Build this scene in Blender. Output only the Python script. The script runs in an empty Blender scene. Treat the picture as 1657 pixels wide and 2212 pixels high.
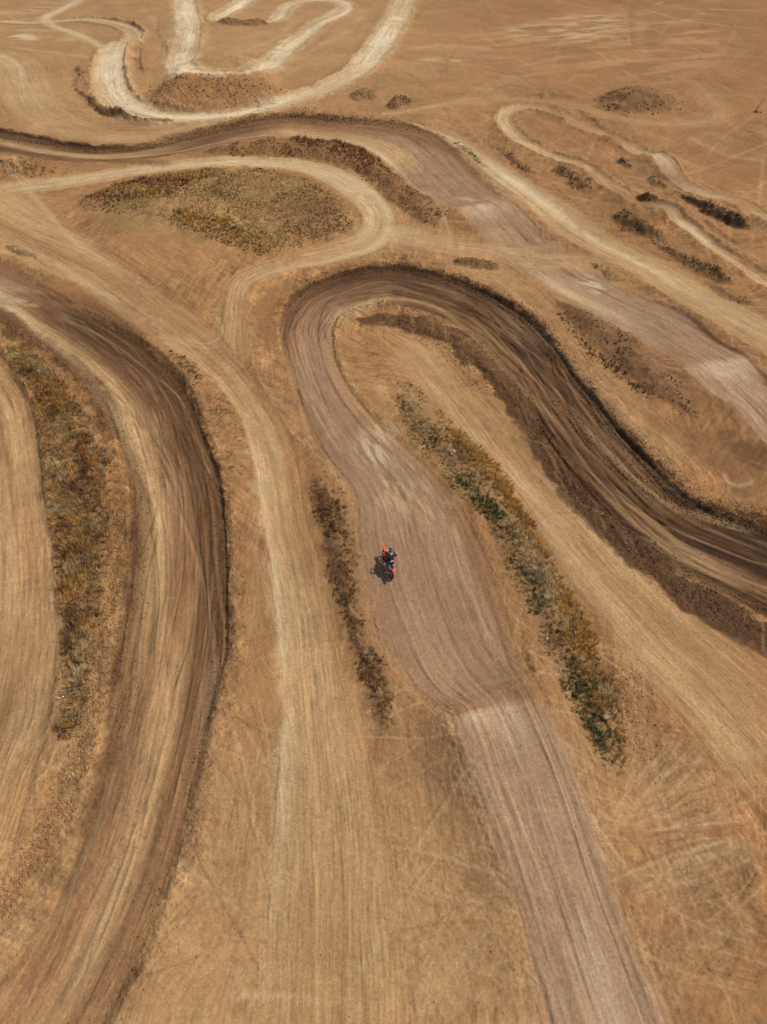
import bpy, math, random, time
import numpy as np
from mathutils import Vector, Matrix
T0 = time.time()
random.seed(7); RNG = np.random.default_rng(11)
scene = bpy.context.scene
COL = scene.collection
# ------------------------------------------------------------------ camera
PITCH = math.radians(46.0); F = 1533.0; H = 33.4      # F: focal length in 1/2212ths of the picture height
cam_d = bpy.data.cameras.new('camera'); cam = bpy.data.objects.new('camera', cam_d); COL.objects.link(cam)
cam.location = (0, 0, H); cam.rotation_euler = (math.pi/2-PITCH, 0, 0)
cam_d.sensor_fit = 'VERTICAL'; cam_d.angle = 2*math.atan(1106/F)
cam_d.clip_start = 0.5; cam_d.clip_end = 20000
scene.camera = cam
# ------------------------------------------------------------------ world, sun, exposure
SUN_DIR = Vector((0.59, 0.156, 1.0)).normalized()
w = bpy.data.worlds.new('World'); scene.world = w; w.use_nodes = True
nt = w.node_tree; bg = nt.nodes['Background']
sky = nt.nodes.new('ShaderNodeTexSky'); sky.sky_type = 'NISHITA'; sky.sun_disc = False
sky.sun_elevation = math.asin(SUN_DIR.z); sky.sun_rotation = math.atan2(SUN_DIR.x, SUN_DIR.y)
sky.dust_density = 2.0
nt.links.new(sky.outputs[0], bg.inputs[0]); bg.inputs[1].default_value = 0.105
sd = bpy.data.lights.new('sun', 'SUN'); sd.energy = 3.3; sd.angle = math.radians(0.55); sd.color = (1.0, 0.955, 0.89)
sun = bpy.data.objects.new('sun', sd); COL.objects.link(sun)
sun.rotation_euler = SUN_DIR.to_track_quat('Z', 'Y').to_euler()
scene.view_settings.view_transform = 'Standard'; scene.view_settings.look = 'None'
scene.view_settings.exposure = -0.05; scene.view_settings.gamma = 1.0
scene.render.engine = 'CYCLES'
try: scene.cycles.max_bounces = 4; scene.cycles.diffuse_bounces = 2
except Exception: pass

# ------------------------------------------------------------------ helpers
def ground_pt(x, y):
    """a point traced on a 1657 x 2212 tracing sheet -> metres on the ground"""
    x = np.asarray(x, float); y = np.asarray(y, float)
    u = (x-828.5)/F; v = (y-1106)/F
    t = H/(math.sin(PITCH)+v*math.cos(PITCH))
    return u*t, (math.cos(PITCH)-v*math.sin(PITCH))*t
def lin(c):
    c = np.asarray(c, float)/255.0
    return np.where(c <= 0.04045, c/12.92, ((c+0.055)/1.055)**2.4)
KL = np.array((1.26, 1.29, 1.45))
def alb(c): return lin(c)/KL
def sstep(a, b, x):
    q = np.clip((x-a)/(b-a), 0, 1); return q*q*(3-2*q)
_tabs = {}
def vnoise(x, y, seed=0):
    """smooth value noise, -1..1"""
    if seed not in _tabs: _tabs[seed] = np.random.default_rng(seed+100).uniform(-1, 1, (256, 256)).astype(np.float32)
    tab = _tabs[seed]
    x = np.asarray(x, np.float32)+np.float32(1000.3); y = np.asarray(y, np.float32)+np.float32(1000.7)
    xi = np.floor(x); yi = np.floor(y); fx = x-xi; fy = y-yi
    xi = xi.astype(np.int32) & 255; yi = yi.astype(np.int32) & 255
    fx = fx*fx*(3-2*fx); fy = fy*fy*(3-2*fy); x1 = (xi+1) & 255; y1 = (yi+1) & 255
    a = tab[yi, xi]; b = tab[yi, x1]; c = tab[y1, xi]; d = tab[y1, x1]
    top = a+(b-a)*fx; bot = c+(d-c)*fx
    return top+(bot-top)*fy
def fbm(x, y, seed=0, octs=4, gain=0.55):
    r = 0; a = 1.0; n = 0; f = 1.0
    for k in range(octs):
        r = r+a*vnoise(x*f+17.1*k, y*f-9.3*k, seed+k); n += a; a *= gain; f *= 2.03
    return r/n
def lerp(a, b, t): return a+(b-a)*t

# ------------------------------------------------------------------ terrain lattice: one sheet, finer near the camera, reaching the horizon
TH = 709.8; CP = math.cos(PITCH); SP = math.sin(PITCH)
ys = [6.0]
while ys[-1] < 215:
    z = ys[-1]*CP+H*SP
    ys.append(ys[-1]+min(0.30, 0.72*z*z/(TH*H)))
far = [ys[-1]]; d = 0.4
while far[-1] < 5000: d *= 1.18; far.append(far[-1]+d)
near = [6.0]; d = 0.1
while near[-1] > -400: d *= 1.25; near.append(near[-1]-d)
YS = np.array(near[:0:-1]+ys+far[1:], np.float32); J0 = len(near)-1; J1 = J0+len(ys)
nc = 1180
us = np.linspace(-1.22, 1.22, nc).tolist()
d = us[1]-us[0]; ue = [us[-1]]
while ue[-1] < 60: d *= 1.22; ue.append(ue[-1]+d)
US = np.array([-q for q in ue[:0:-1]]+us+ue[1:], np.float32)
WY = (np.maximum(YS, 6.0)*CP+H*SP)*(828.5/F)
X = (US[None, :]*WY[:, None]).astype(np.float32); Y = np.repeat(YS[:, None], len(US), 1).astype(np.float32)
NR, NC = X.shape
print('lattice', NR, NC, NR*NC)

def block(x0, x1, y0, y1):
    r0 = max(0, int(np.searchsorted(YS, y0))-1); r1 = min(NR, int(np.searchsorted(YS, y1))+1)
    if r1-r0 < 1: return None
    wa = WY[r0]; wb = WY[r1-1]
    lo = min(x0/wa, x0/wb); hi = max(x1/wa, x1/wb)
    c0 = max(0, int(np.searchsorted(US, lo))-1); c1 = min(NC, int(np.searchsorted(US, hi))+1)
    if c1-c0 < 1: return None
    return slice(r0, r1), slice(c0, c1)

def catmull(P, step, closed=False):
    """P: (n, m) control rows (first two columns are x, y in metres); returns dense rows + control index"""
    P = np.asarray(P, float); n = len(P); out = []; ks = []
    rng = range(n) if closed else range(n-1)
    for i in rng:
        g = (lambda a: P[a % n]) if closed else (lambda a: P[min(max(a, 0), n-1)])
        p0, p1, p2, p3 = g(i-1), g(i), g(i+1), g(i+2)
        m = max(1, int(math.ceil(np.hypot(*(p2-p1)[:2])/step)))
        for q in range(m):
            t = q/m
            out.append(0.5*((2*p1)+(-p0+p2)*t+(2*p0-5*p1+4*p2-p3)*t*t+(-p0+3*p1-3*p2+p3)*t**3)); ks.append(i+t)
    if not closed: out.append(P[-1]); ks.append(n-1)
    return np.array(out), np.array(ks, float)

D2 = np.empty((NR, NC), np.float32); SS = np.zeros((NR, NC), np.float32); KK = np.zeros((NR, NC), np.float32)
SD = np.zeros((NR, NC), np.float32); HW = np.zeros((NR, NC), np.float32)
def trace_ribbon(P, ks, reach):
    """P rows: x, y, halfwidth. returns flat idx, s (m), signed dist (m), halfwidth, control index"""
    D2.fill(np.inf); s = 0.0
    for i in range(len(P)-1):
        ax, ay, ha = P[i]; bx, by, hb = P[i+1]
        dx, dy = bx-ax, by-ay; L2 = dx*dx+dy*dy
        if L2 < 1e-9: continue
        L = math.sqrt(L2); R = max(ha, hb)+reach
        bl = block(min(ax, bx)-R, max(ax, bx)+R, min(ay, by)-R, max(ay, by)+R)
        if bl is not None:
            x = X[bl]-np.float32(ax); y = Y[bl]-np.float32(ay)
            q = np.clip((x*dx+y*dy)/L2, 0, 1).astype(np.float32)
            ex = x-q*np.float32(dx); ey = y-q*np.float32(dy); dd = ex*ex+ey*ey
            m = (dd < D2[bl]) & (dd < R*R)
            if m.any():
                D2[bl][m] = dd[m]; SS[bl][m] = s+q[m]*L; KK[bl][m] = ks[i]+q[m]*(ks[i+1]-ks[i])
                HW[bl][m] = ha+q[m]*(hb-ha)
                cr = dx*y-dy*x
                SD[bl][m] = np.where(cr[m] >= 0, 1, -1)
        s += L
    idx = np.flatnonzero(np.isfinite(D2.ravel()))
    if len(idx) == 0: return None
    dd = np.sqrt(D2.ravel()[idx])
    return idx, SS.ravel()[idx], SD.ravel()[idx]*dd, HW.ravel()[idx], KK.ravel()[idx]

def poly_mask(poly_world, reach):
    """signed distance (inside positive) of lattice points near a closed polygon; returns slices, sd"""
    P = np.asarray(poly_world, float)
    bl = block(P[:, 0].min()-reach, P[:, 0].max()+reach, P[:, 1].min()-reach, P[:, 1].max()+reach)
    if bl is None: return None
    return bl, poly_sd(P, X[bl], Y[bl])
def poly_sd(P, x, y):
    x = np.asarray(x, np.float32); y = np.asarray(y, np.float32)
    best = np.full(x.shape, np.inf, np.float32); ins = np.zeros(x.shape, bool)
    n = len(P)
    for i in range(n):
        ax, ay = P[i]; bx, by = P[(i+1) % n]; dx, dy = bx-ax, by-ay; L2 = dx*dx+dy*dy+1e-12
        q = np.clip(((x-ax)*dx+(y-ay)*dy)/L2, 0, 1)
        best = np.minimum(best, (x-ax-q*dx)**2+(y-ay-q*dy)**2)
        if abs(dy) > 1e-9:
            c = ((ay > y) != (by > y)) & (x < dx*(y-ay)/dy+ax); ins ^= c
    dd = np.sqrt(best); return np.where(ins, dd, -dd)

# ------------------------------------------------------------------ palette (soil colours)
PAL = {k: alb(v) for k, v in {'Q': (197, 168, 140), 'M': (152, 124, 80),
    'W': (228, 206, 174), 'V': (208, 178, 139), 'P': (191, 153, 111), 'T': (175, 134, 94), 'Y': (187, 147, 104),
    'G': (164, 129, 102), 'H': (177, 143, 115), 'E': (154, 114, 81), 'B': (126, 91, 63), 'D': (100, 71, 48), 'K': (75, 52, 36),
    'R': (160, 116, 78), 'O': (170, 127, 85)}.items()}

CC = np.zeros((NR*NC, 3), np.float32); HH = np.zeros(NR*NC, np.float32); LAB = np.zeros(NR*NC, np.int16)
RUF = np.zeros(NR*NC, np.float32)                                     # how cloddy the soil is
xf, yf = X.ravel(), Y.ravel()
# base soil
dist = np.hypot(xf, yf)
n1 = fbm(xf*0.05, yf*0.05, 1, 4); n2 = fbm(xf*0.4, yf*0.4, 5, 4); n3 = fbm(xf*2.2, yf*2.2, 9, 3)
# big-scale soil colour: yellower close by, browner to the right
def soil(a, b, t): return a[None, :]*(1-t[:, None])+b[None, :]*t[:, None]
yl = sstep(32, 10, yf)*sstep(22, -8, xf+0.3*yf)
base = soil(PAL['O'], PAL['Y'], np.clip(yl+0.35*n1, 0, 1))
rb = np.clip(sstep(0, 20, xf)*0.75+0.5*n1, 0, 1)
base = base*(1-rb[:, None])+PAL['R'][None, :]*rb[:, None]
base *= (1+0.10*n1+0.12*n2+0.13*n3)[:, None]
sc = np.zeros(NR*NC, np.float32)
for kq, th in enumerate((.25, .9, 1.45, 1.9, 2.35, 2.9)):
    ca, sa = math.cos(th), math.sin(th); u = xf*ca+yf*sa; v = -xf*sa+yf*ca
    sc += sstep(.0, .5, vnoise(xf*.11, yf*.11, 150+kq))*(.6*vnoise(u*.35, v*3.4, 160+kq)+.6*vnoise(u*.8, v*8, 170+kq)+.45*vnoise(u*1.6, v*14, 176+kq)+.3*vnoise(u*.12, v*1.2, 180+kq))
scf = sc*sstep(170, 60, dist)
base *= (1+.25*scf)[:, None]
pale_haze = sstep(85, 150, yf)*sstep(40, -20, xf)*.45  # distance haze painted into the soil colour: far left ground made paler
base = base*(1-pale_haze)[:, None]+PAL['P'][None, :]*(1+.12*n2+.1*n1+.12*scf)[:, None]*pale_haze[:, None]
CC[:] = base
HH[:] = 0.10*n2+0.02*n3+0.5*n1*sstep(300, 40, dist)
HB0 = HH.copy()
# ------------------------------------------------------------------ race tracks: A = one edge, B = the other, traced
TR = []
def track(label, A, B, tab, **kw): TR.append(dict(label=label, A=A, B=B, tab=tab, **kw))
def centre(pts, k=1.0):
    """centre line with width in metres -> edge pairs"""
    A, B = [], []
    P = np.array([ground_pt(x, y) for x, y, w in pts]); W = [p[2]*k for p in pts]
    for i in range(len(P)):
        a = P[max(i-1, 0)]; b = P[min(i+1, len(P)-1)]; t = (b-a)/(np.hypot(*(b-a))+1e-9); nrm = np.array((-t[1], t[0]))
        A.append(tuple(P[i]+nrm*W[i]/2)); B.append(tuple(P[i]-nrm*W[i]/2))
    return A, B

track('pale dirt lane far up the slope leading to a low jump and a flat bend', *centre([(398,-25,5),(402,20,5),(410,60,5),(402,105,5),(390,140,4.6),(402,166,4.5),(440,174,4.2),(500,176,4),(548,168,4.2),(578,145,4.6),(604,118,4.6),(634,95,4.2),(664,72,4),(694,48,4.2),(728,32,4.6),(746,18,4.2),(736,5,4),(700,0,3.6),(650,4,3.2),(622,15,3.6),(606,36,3.8),(585,46,3),(530,48,2.6),(480,45,2.8),(472,36,4),(498,20,4.5),(530,0,4.5),(545,-18,4.5)]),
      [(0,'VWWWV'),(3,'VVWVV'),(5,'WWWWV'),(7,'VVPPV'),(9,'VWWVV'),(12,'VVWVV'),(14,'VWVVV'),(20,'VVWVV'),(22,'TTPVV'),(25,'VWWVV'),(27,'VVWVV')], world=True, soft=.6, ruts=6, amp=.22, lipA=[(0,.2),(4,.3),(6,.0),(27,.2)], lipB=[(0,.2),(27,.1)], a=.95)
track('broad sweep of tan dirt swirled with faint arcs beside the whitish lane', *centre([(-60,116,6),(5,122,7),(38,140,9),(52,172,11),(72,215,12),(120,255,12),(200,280,11),(300,287,8),(390,278,5),(470,263,3)]),
      [(0,'TVVPT'),(3,'TPVPT'),(6,'TPTTP'),(9,'TPPPT')], world=True, soft=.35, ruts=9, amp=.16, a=.75)
track('whitish dirt lane curling under the spoil heap at the top of the picture', *centre([(890,-30,5.5),(870,8,5.5),(856,40,5.2),(832,80,5.2),(802,122,5),(766,158,4.6),(710,188,4.4),(640,213,4.4),(560,237,4.4),(480,250,4.5),(400,255,5.2),(330,249,6),(278,232,6),(246,205,6),(236,165,5.6),(240,128,5.2),(250,103,5),(282,90,4),(290,74,4),(268,58,4),(230,48,3.8),(180,43,3.4),(120,47,3.2),(60,50,3),(0,46,3),(-60,44,3)]),
      [(0,'PVVVP'),(2,'VVVVV'),(3,'VWWWV'),(5,'VVVVV'),(8,'VWWVV'),(11,'PVWVV'),(13,'VWWVP'),(15,'VWWWV'),(17,'VVVVP'),(19,'TVPPE'),(22,'PVVPD'),(25,'PVVPD')], world=True, soft=.5, ruts=9, amp=.2, lipA=[(0,.1),(8,.3),(12,.5),(25,.1)], lipB=[(0,.1),(8,.5),(12,.5),(16,.8),(20,.5),(25,.2)], a=.95)
track('thin pale dirt path crossing above the swirled bend', *centre([(228,106,2.2),(190,85,2.2),(150,68,2.5),(110,54,2.5),(98,38,3),(128,22,3.5),(168,2,3.5),(190,-15,3.5)]),
      [(0,'PVVVP'),(7,'PVWVP')], world=True, soft=.4, ruts=3, amp=.15, a=.85)
track('curved dirt lane round the dark heap at the right', *centre([(800,250,2.2),(870,241,2.5),(930,230,3),(1010,217,3.2),(1080,213,3.5),(1178,219,3.2),(1250,231,3.2),(1328,255,3),(1428,268,3.5),(1503,266,4),(1550,250,5),(1550,226,5),(1520,195,4.5),(1500,170,4)]),
      [(0,'TPVPT'),(5,'TPPPT'),(9,'TPVPT'),(13,'OOPOO')], world=True, soft=.5, ruts=4, amp=.2, a=.45)
track('narrow looped dirt track with pale jumps at the upper right', *centre([(1800,575,3.6),(1730,520,3.6),(1657,482,3.6),(1600,440,3.8),(1520,420,3.6),(1462,388,3.6),(1420,350,3.6),(1340,310,3.6),(1270,278,3.8),(1215,250,4),(1172,234,3.8),(1130,233,3.8),(1098,243,3.8),(1092,262,3.8),(1112,292,3.6),(1160,322,3.2),(1210,344,3),(1260,358,3),(1292,380,3),(1320,410,3),(1360,435,3),(1400,449,3),(1440,462,3),(1490,495,3),(1540,535,2.8),(1600,572,2.8),(1657,612,3),(1750,680,3)], .8),
      [(0,'VWVPT'),(2,'PVVPT'),(3,'OTOOO'),(4,'PVVVP'),(5,'OGGGO'),(6,'PVWVP'),(7,'TPPPT'),(10,'TGPPT'),(12,'TVVPT'),(15,'TVVPT'),(17,'TPVPT'),(19,'OTPPT'),(21,'EOOOE'),(23,'TVWVT'),(25,'OPPPO'),(27,'TVVVT')], world=True, soft=.35, ruts=5, amp=.2, a=.72, lipA=[(0,.3),(27,.3)], lipB=[(0,.2),(27,.3)],
      jumps=[(2.0,.6,3,2),(6.0,.7,4,2.5),(19.6,.6,3,2),(22.0,.6,3,2)])
track('long pale straight lane beside the wide grey race track', [(880,256),(940,280),(1000,297),(1053,330),(1108,370),(1178,415),(1253,460),(1328,510),(1428,559),(1528,619),(1657,688),(1780,755)],
      [(870,264),(925,290),(970,312),(1028,350),(1078,392),(1138,440),(1198,500),(1260,540),(1378,600),(1478,664),(1590,735),(1700,805)],
      [(0,'TPVPT'),(3,'TVVPT'),(4,'PVWVP'),(6,'TPVPT'),(8,'TPVPT'),(11,'TPPPT')], soft=.18, ruts=10, amp=.16, lipB=[(0,.05),(5,.1),(7,.2),(11,.2)])
track('service lane between the dark berm and the weed covered bank', *centre([(950,552,4),(1060,580,5),(1135,630,4.5),(1195,700,4),(1250,775,4.2),(1310,845,4.5),(1370,915,5),(1430,975,5.5),(1500,1040,5)]),
      [(0,'OTPTO'),(3,'OPTTO'),(6,'OTPTE'),(8,'OTTOE')], world=True, soft=.4, ruts=10, amp=.2, a=.6)
track('wide race track sweeping from the left edge over two tabletop jumps to the right edge', [(-100,268),(0,287),(100,305),(190,317),(275,315),(350,300),(425,282),(475,272),(550,257),(625,249),(700,254),(790,258),(880,272),(943,305),(985,345),(1028,385),(1068,425),(1115,468),(1168,512),(1218,554),(1303,599),(1378,639),(1443,664),(1510,715),(1563,759),(1610,815),(1665,868),(1780,990)],
      [(-100,305),(0,322),(100,338),(190,350),(290,348),(370,335),(450,318),(505,307),(560,297),(630,292),(700,300),(770,312),(830,330),(860,358),(900,395),(950,435),(1005,470),(1055,515),(1100,560),(1160,605),(1240,655),(1330,700),(1400,738),(1470,780),(1518,835),(1570,882),(1630,925),(1740,1050)],
      [(0,'BDPBK'),(3,'BBPBK'),(5,'BBEBD'),(6,'EBBBD'),(8,'EEBBB'),(9,'PPEBD'),(11,'VPEBB'),(13,'VPGEB'),(14,'GGGGE'),(15,'GGGGE'),(15.9,'EGGGE'),(16.2,'HQQHG'),(17,'GGGGG'),(18.5,'GHHGG'),(20,'GVHGG'),(22,'HHHGG'),(22.9,'GGGGE'),(23.8,'EGGGE'),(24.1,'HQQQH'),(25,'HHHHG'),(27,'GHHGG')],
      soft=.07, ruts=16, amp=.17, lipA=[(0,.25),(6,.25),(9,.4),(13,.2),(17,.03),(27,.05)], lipB=[(0,.1),(6,.15),(10,.15),(14,.1),(17,.03),(20,.08),(27,.1)], dz=[(0,-.2),(12,-.1),(15.2,-.2),(18,-.1),(23,-.2),(27,0)],
      jumps=[(16.2,.7,2.2,10),(24.15,.7,2.4,11)])
track('light dirt road coming round the grassy oval and down to the junction', [(-100,412),(0,400),(100,387),(200,372),(300,360),(400,346),(500,339),(600,342),(700,355),(762,378),(817,412),(852,455),(856,505),(815,545),(710,572),(625,588),(560,612),(535,650),(536,710),(550,790)],
      [(-100,444),(0,430),(110,415),(210,400),(310,380),(410,368),(500,362),(595,364),(670,380),(722,408),(760,437),(782,468),(775,497),(748,516),(690,534),(600,556),(510,590),(482,635),(464,700),(440,790)],
      [(0,'PVVPP'),(3,'TPVVP'),(7,'PVVVP'),(10,'PVVVP'),(12,'PVPVT'),(14,'PPPVT'),(16,'TPPPT'),(19,'TTPTT')], soft=.2, ruts=12, amp=.15, lipA=[(0,.15),(12,.1),(19,0)], lipB=[(0,.1),(12,.15),(19,0)])
track('short pale link road from the loop across to the grey race track', *centre([(800,505,5),(860,505,5.2),(930,522,5),(1000,535,5),(1080,545,5),(1160,556,5),(1240,560,4.5),(1330,580,3.5)]),
      [(0,'PVVVP'),(3,'TPVPT'),(5,'TPPPT'),(7,'TPPPT')], world=True, soft=.5, ruts=9, amp=.2, a=.6)
track('broad light lane running from the left junction down the middle to the bottom edge', [(-90,395),(0,440),(110,490),(220,550),(340,625),(430,688),(505,765),(562,835),(612,910),(645,1003),(662,1110),(690,1200),(725,1320),(742,1450),(776,1570),(816,1690),(850,1850),(872,2050),(885,2250),(900,2400)],
      [(-90,470),(0,520),(90,562),(175,612),(260,680),(360,747),(440,800),(488,852),(526,915),(550,1000),(567,1115),(579,1210),(594,1320),(605,1440),(606,1560),(597,1700),(588,1850),(576,2050),(570,2250),(560,2400)],
      [(0,'PPTPP'),(2,'PTTPT'),(4,'PPTTT'),(6,'PTTTO'),(8,'PPPTE'),(9,'VPPTO'),(11,'VPPTT'),(13,'VPPPT'),(15,'VPPPT'),(17,'PYYPY'),(19,'YYYYY')], soft=.16, ruts=14, amp=.15, lipB=[(0,.05),(8,.1),(12,.0)], dz=[(0,0),(7,-.05),(12,-.1),(19,0)])
track('pinkish dirt lane along the left edge below the grass bank', [(-60,700),(0,770),(58,850),(86,960),(99,1100),(113,1250),(118,1400),(100,1560),(60,1730),(20,1900)],
      [(-160,780),(-120,850),(-95,900),(-80,980),(-70,1110),(-66,1260),(-80,1400),(-120,1550),(-200,1700),(-280,1860)],
      [(0,'TPTTO'),(3,'TPTPT'),(5,'PTPTP'),(7,'TPTPT'),(8,'YPPTY'),(9,'YYYYY')], soft=.1, ruts=14, amp=.17, dz=[(0,-.15),(5,-.3),(7,-.1),(9,0)], lipA=[(0,.1),(4,.2),(7,.0)])
track('tan service lane inside the hairpin beside the dark embankment', [(880,700),(960,735),(1050,840),(1112,905),(1152,960),(1196,1035),(1256,1095),(1312,1155),(1382,1225),(1462,1290),(1560,1370),(1660,1440),(1780,1540),(1880,1660)],
      [(830,745),(868,792),(915,846),(955,902),(1000,965),(1064,1030),(1126,1100),(1178,1165),(1228,1240),(1288,1320),(1350,1410),(1413,1490),(1500,1610),(1600,1740)],
      [(0,'TTPTO'),(3,'TPTTO'),(5,'TPPTT'),(8,'PPTPT'),(11,'TPTTO'),(13,'OTTTO')], soft=.15, ruts=14, amp=.15)
track('dark churned race track curving down the left side', [(-110,545),(0,596),(110,640),(215,688),(310,744),(365,789),(402,834),(440,929),(475,1028),(490,1150),(495,1280),(492,1400),(470,1520),(435,1650),(400,1800),(350,1945),(300,2070),(225,2212),(130,2380)],
      [(-110,640),(-10,672),(40,705),(100,750),(165,805),(205,850),(235,900),(262,975),(280,1050),(284,1160),(272,1280),(250,1390),(240,1500),(215,1640),(180,1770),(125,1920),(60,2060),(-15,2200),(-120,2370)],
      [(0,'EGVGE'),(1.2,'EPVGE'),(1.8,'DVEBB'),(2.4,'DPBDD'),(4,'DPBDD'),(6,'DPBDD'),(7,'BPBDD'),(8,'DPEDD'),(10,'DPEBD'),(12,'BEPBD'),(13,'BEPEB'),(15,'BEPEB'),(16,'EEPEB'),(18,'ETTTB')],
      soft=[(0,.06),(12,.08),(15,.16),(19,.2)], ruts=20, amp=.16, lipA=[(0,.05),(3,.05),(6,.12),(8,.28),(12,.2),(14,.08),(18,.05)], lipB=[(0,.1),(5,.25),(12,.25),(18,.1)], dz=[(0,-.1),(5,-.35),(10,-.4),(14,-.25),(18,-.15)], step=True, clods=True,
      jumps=[(1.6,.4,1.6,4)])
track('main race track: dark hairpin, dusty pinkish straight and tabletop jump', [(1860,1150),(1740,1155),(1660,1140),(1528,1095),(1458,1053),(1403,993),(1343,928),(1278,849),(1228,784),(1188,729),(1138,679),(1068,634),(978,599),(893,576),(828,570),(725,590),(655,622),(618,680),(615,730),(630,800),(648,880),(685,964),(735,1030),(757,1100),(764,1180),(794,1290),(836,1390),(892,1465),(955,1525),(985,1600),(1010,1680),(1060,1820),(1110,1950),(1150,2090),(1190,2230),(1240,2400)],
      [(1860,1400),(1740,1372),(1640,1315),(1480,1228),(1370,1150),(1290,1080),(1215,990),(1155,905),(1115,830),(1075,775),(1035,735),(985,700),(930,677),(880,660),(828,648),(770,662),(732,684),(713,720),(716,755),(735,805),(778,868),(840,930),(920,1000),(990,1070),(1045,1170),(1090,1290),(1128,1390),(1148,1450),(1160,1503),(1195,1590),(1232,1670),(1288,1810),(1335,1950),(1395,2090),(1455,2230),(1535,2400)],
      [(0,'DBKDD'),(2,'DBKKK'),(3,'DPKDK'),(4,'KEDBK'),(5,'KDKEK'),(7,'KDBKK'),(9,'KBKDK'),(10,'DBDDK'),(11,'DDDDK'),(12,'BBDDK'),(13,'EBDDK'),(14,'VEDDK'),(15,'VBBDD'),(16,'VGBBD'),(17,'PGEBB'),(18,'TGGEB'),(19,'TGGGE'),(21,'TGGGG'),(23,'EGGGG'),(25,'EGGGG'),(27,'EGGGG'),(28.3,'EEGEE'),(28.5,'EHQQH'),(29.0,'HHQHH'),(30,'HHHHH'),(32,'HHHHH'),(33,'HHQHH'),(35,'HHQHH')],
      soft=[(0,.06),(17,.08),(21,.22),(25,.3),(28,.3),(30,.2),(36,.22)], ruts=30, amp=[(0,.24),(15,.2),(18,.11),(22,.075),(27,.075),(28,.09),(35,.10)], lipA=[(0,.1),(3,.12),(5,.18),(9,.22),(13,.28),(15,.15),(17,.03),(20,.0)], lipB=[(0,.05),(4,.05),(8,.1),(12,.25),(16,.25),(19,.15),(21,.03),(22,0)], dz=[(0,-.3),(8,-.3),(13,-.4),(17,-.2),(21,-.1),(26,-.15),(27.7,-.25),(29,0),(35,0)], step=True, clods=True,
      jumps=[(28.55,1.05,2.0,11)])

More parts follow.
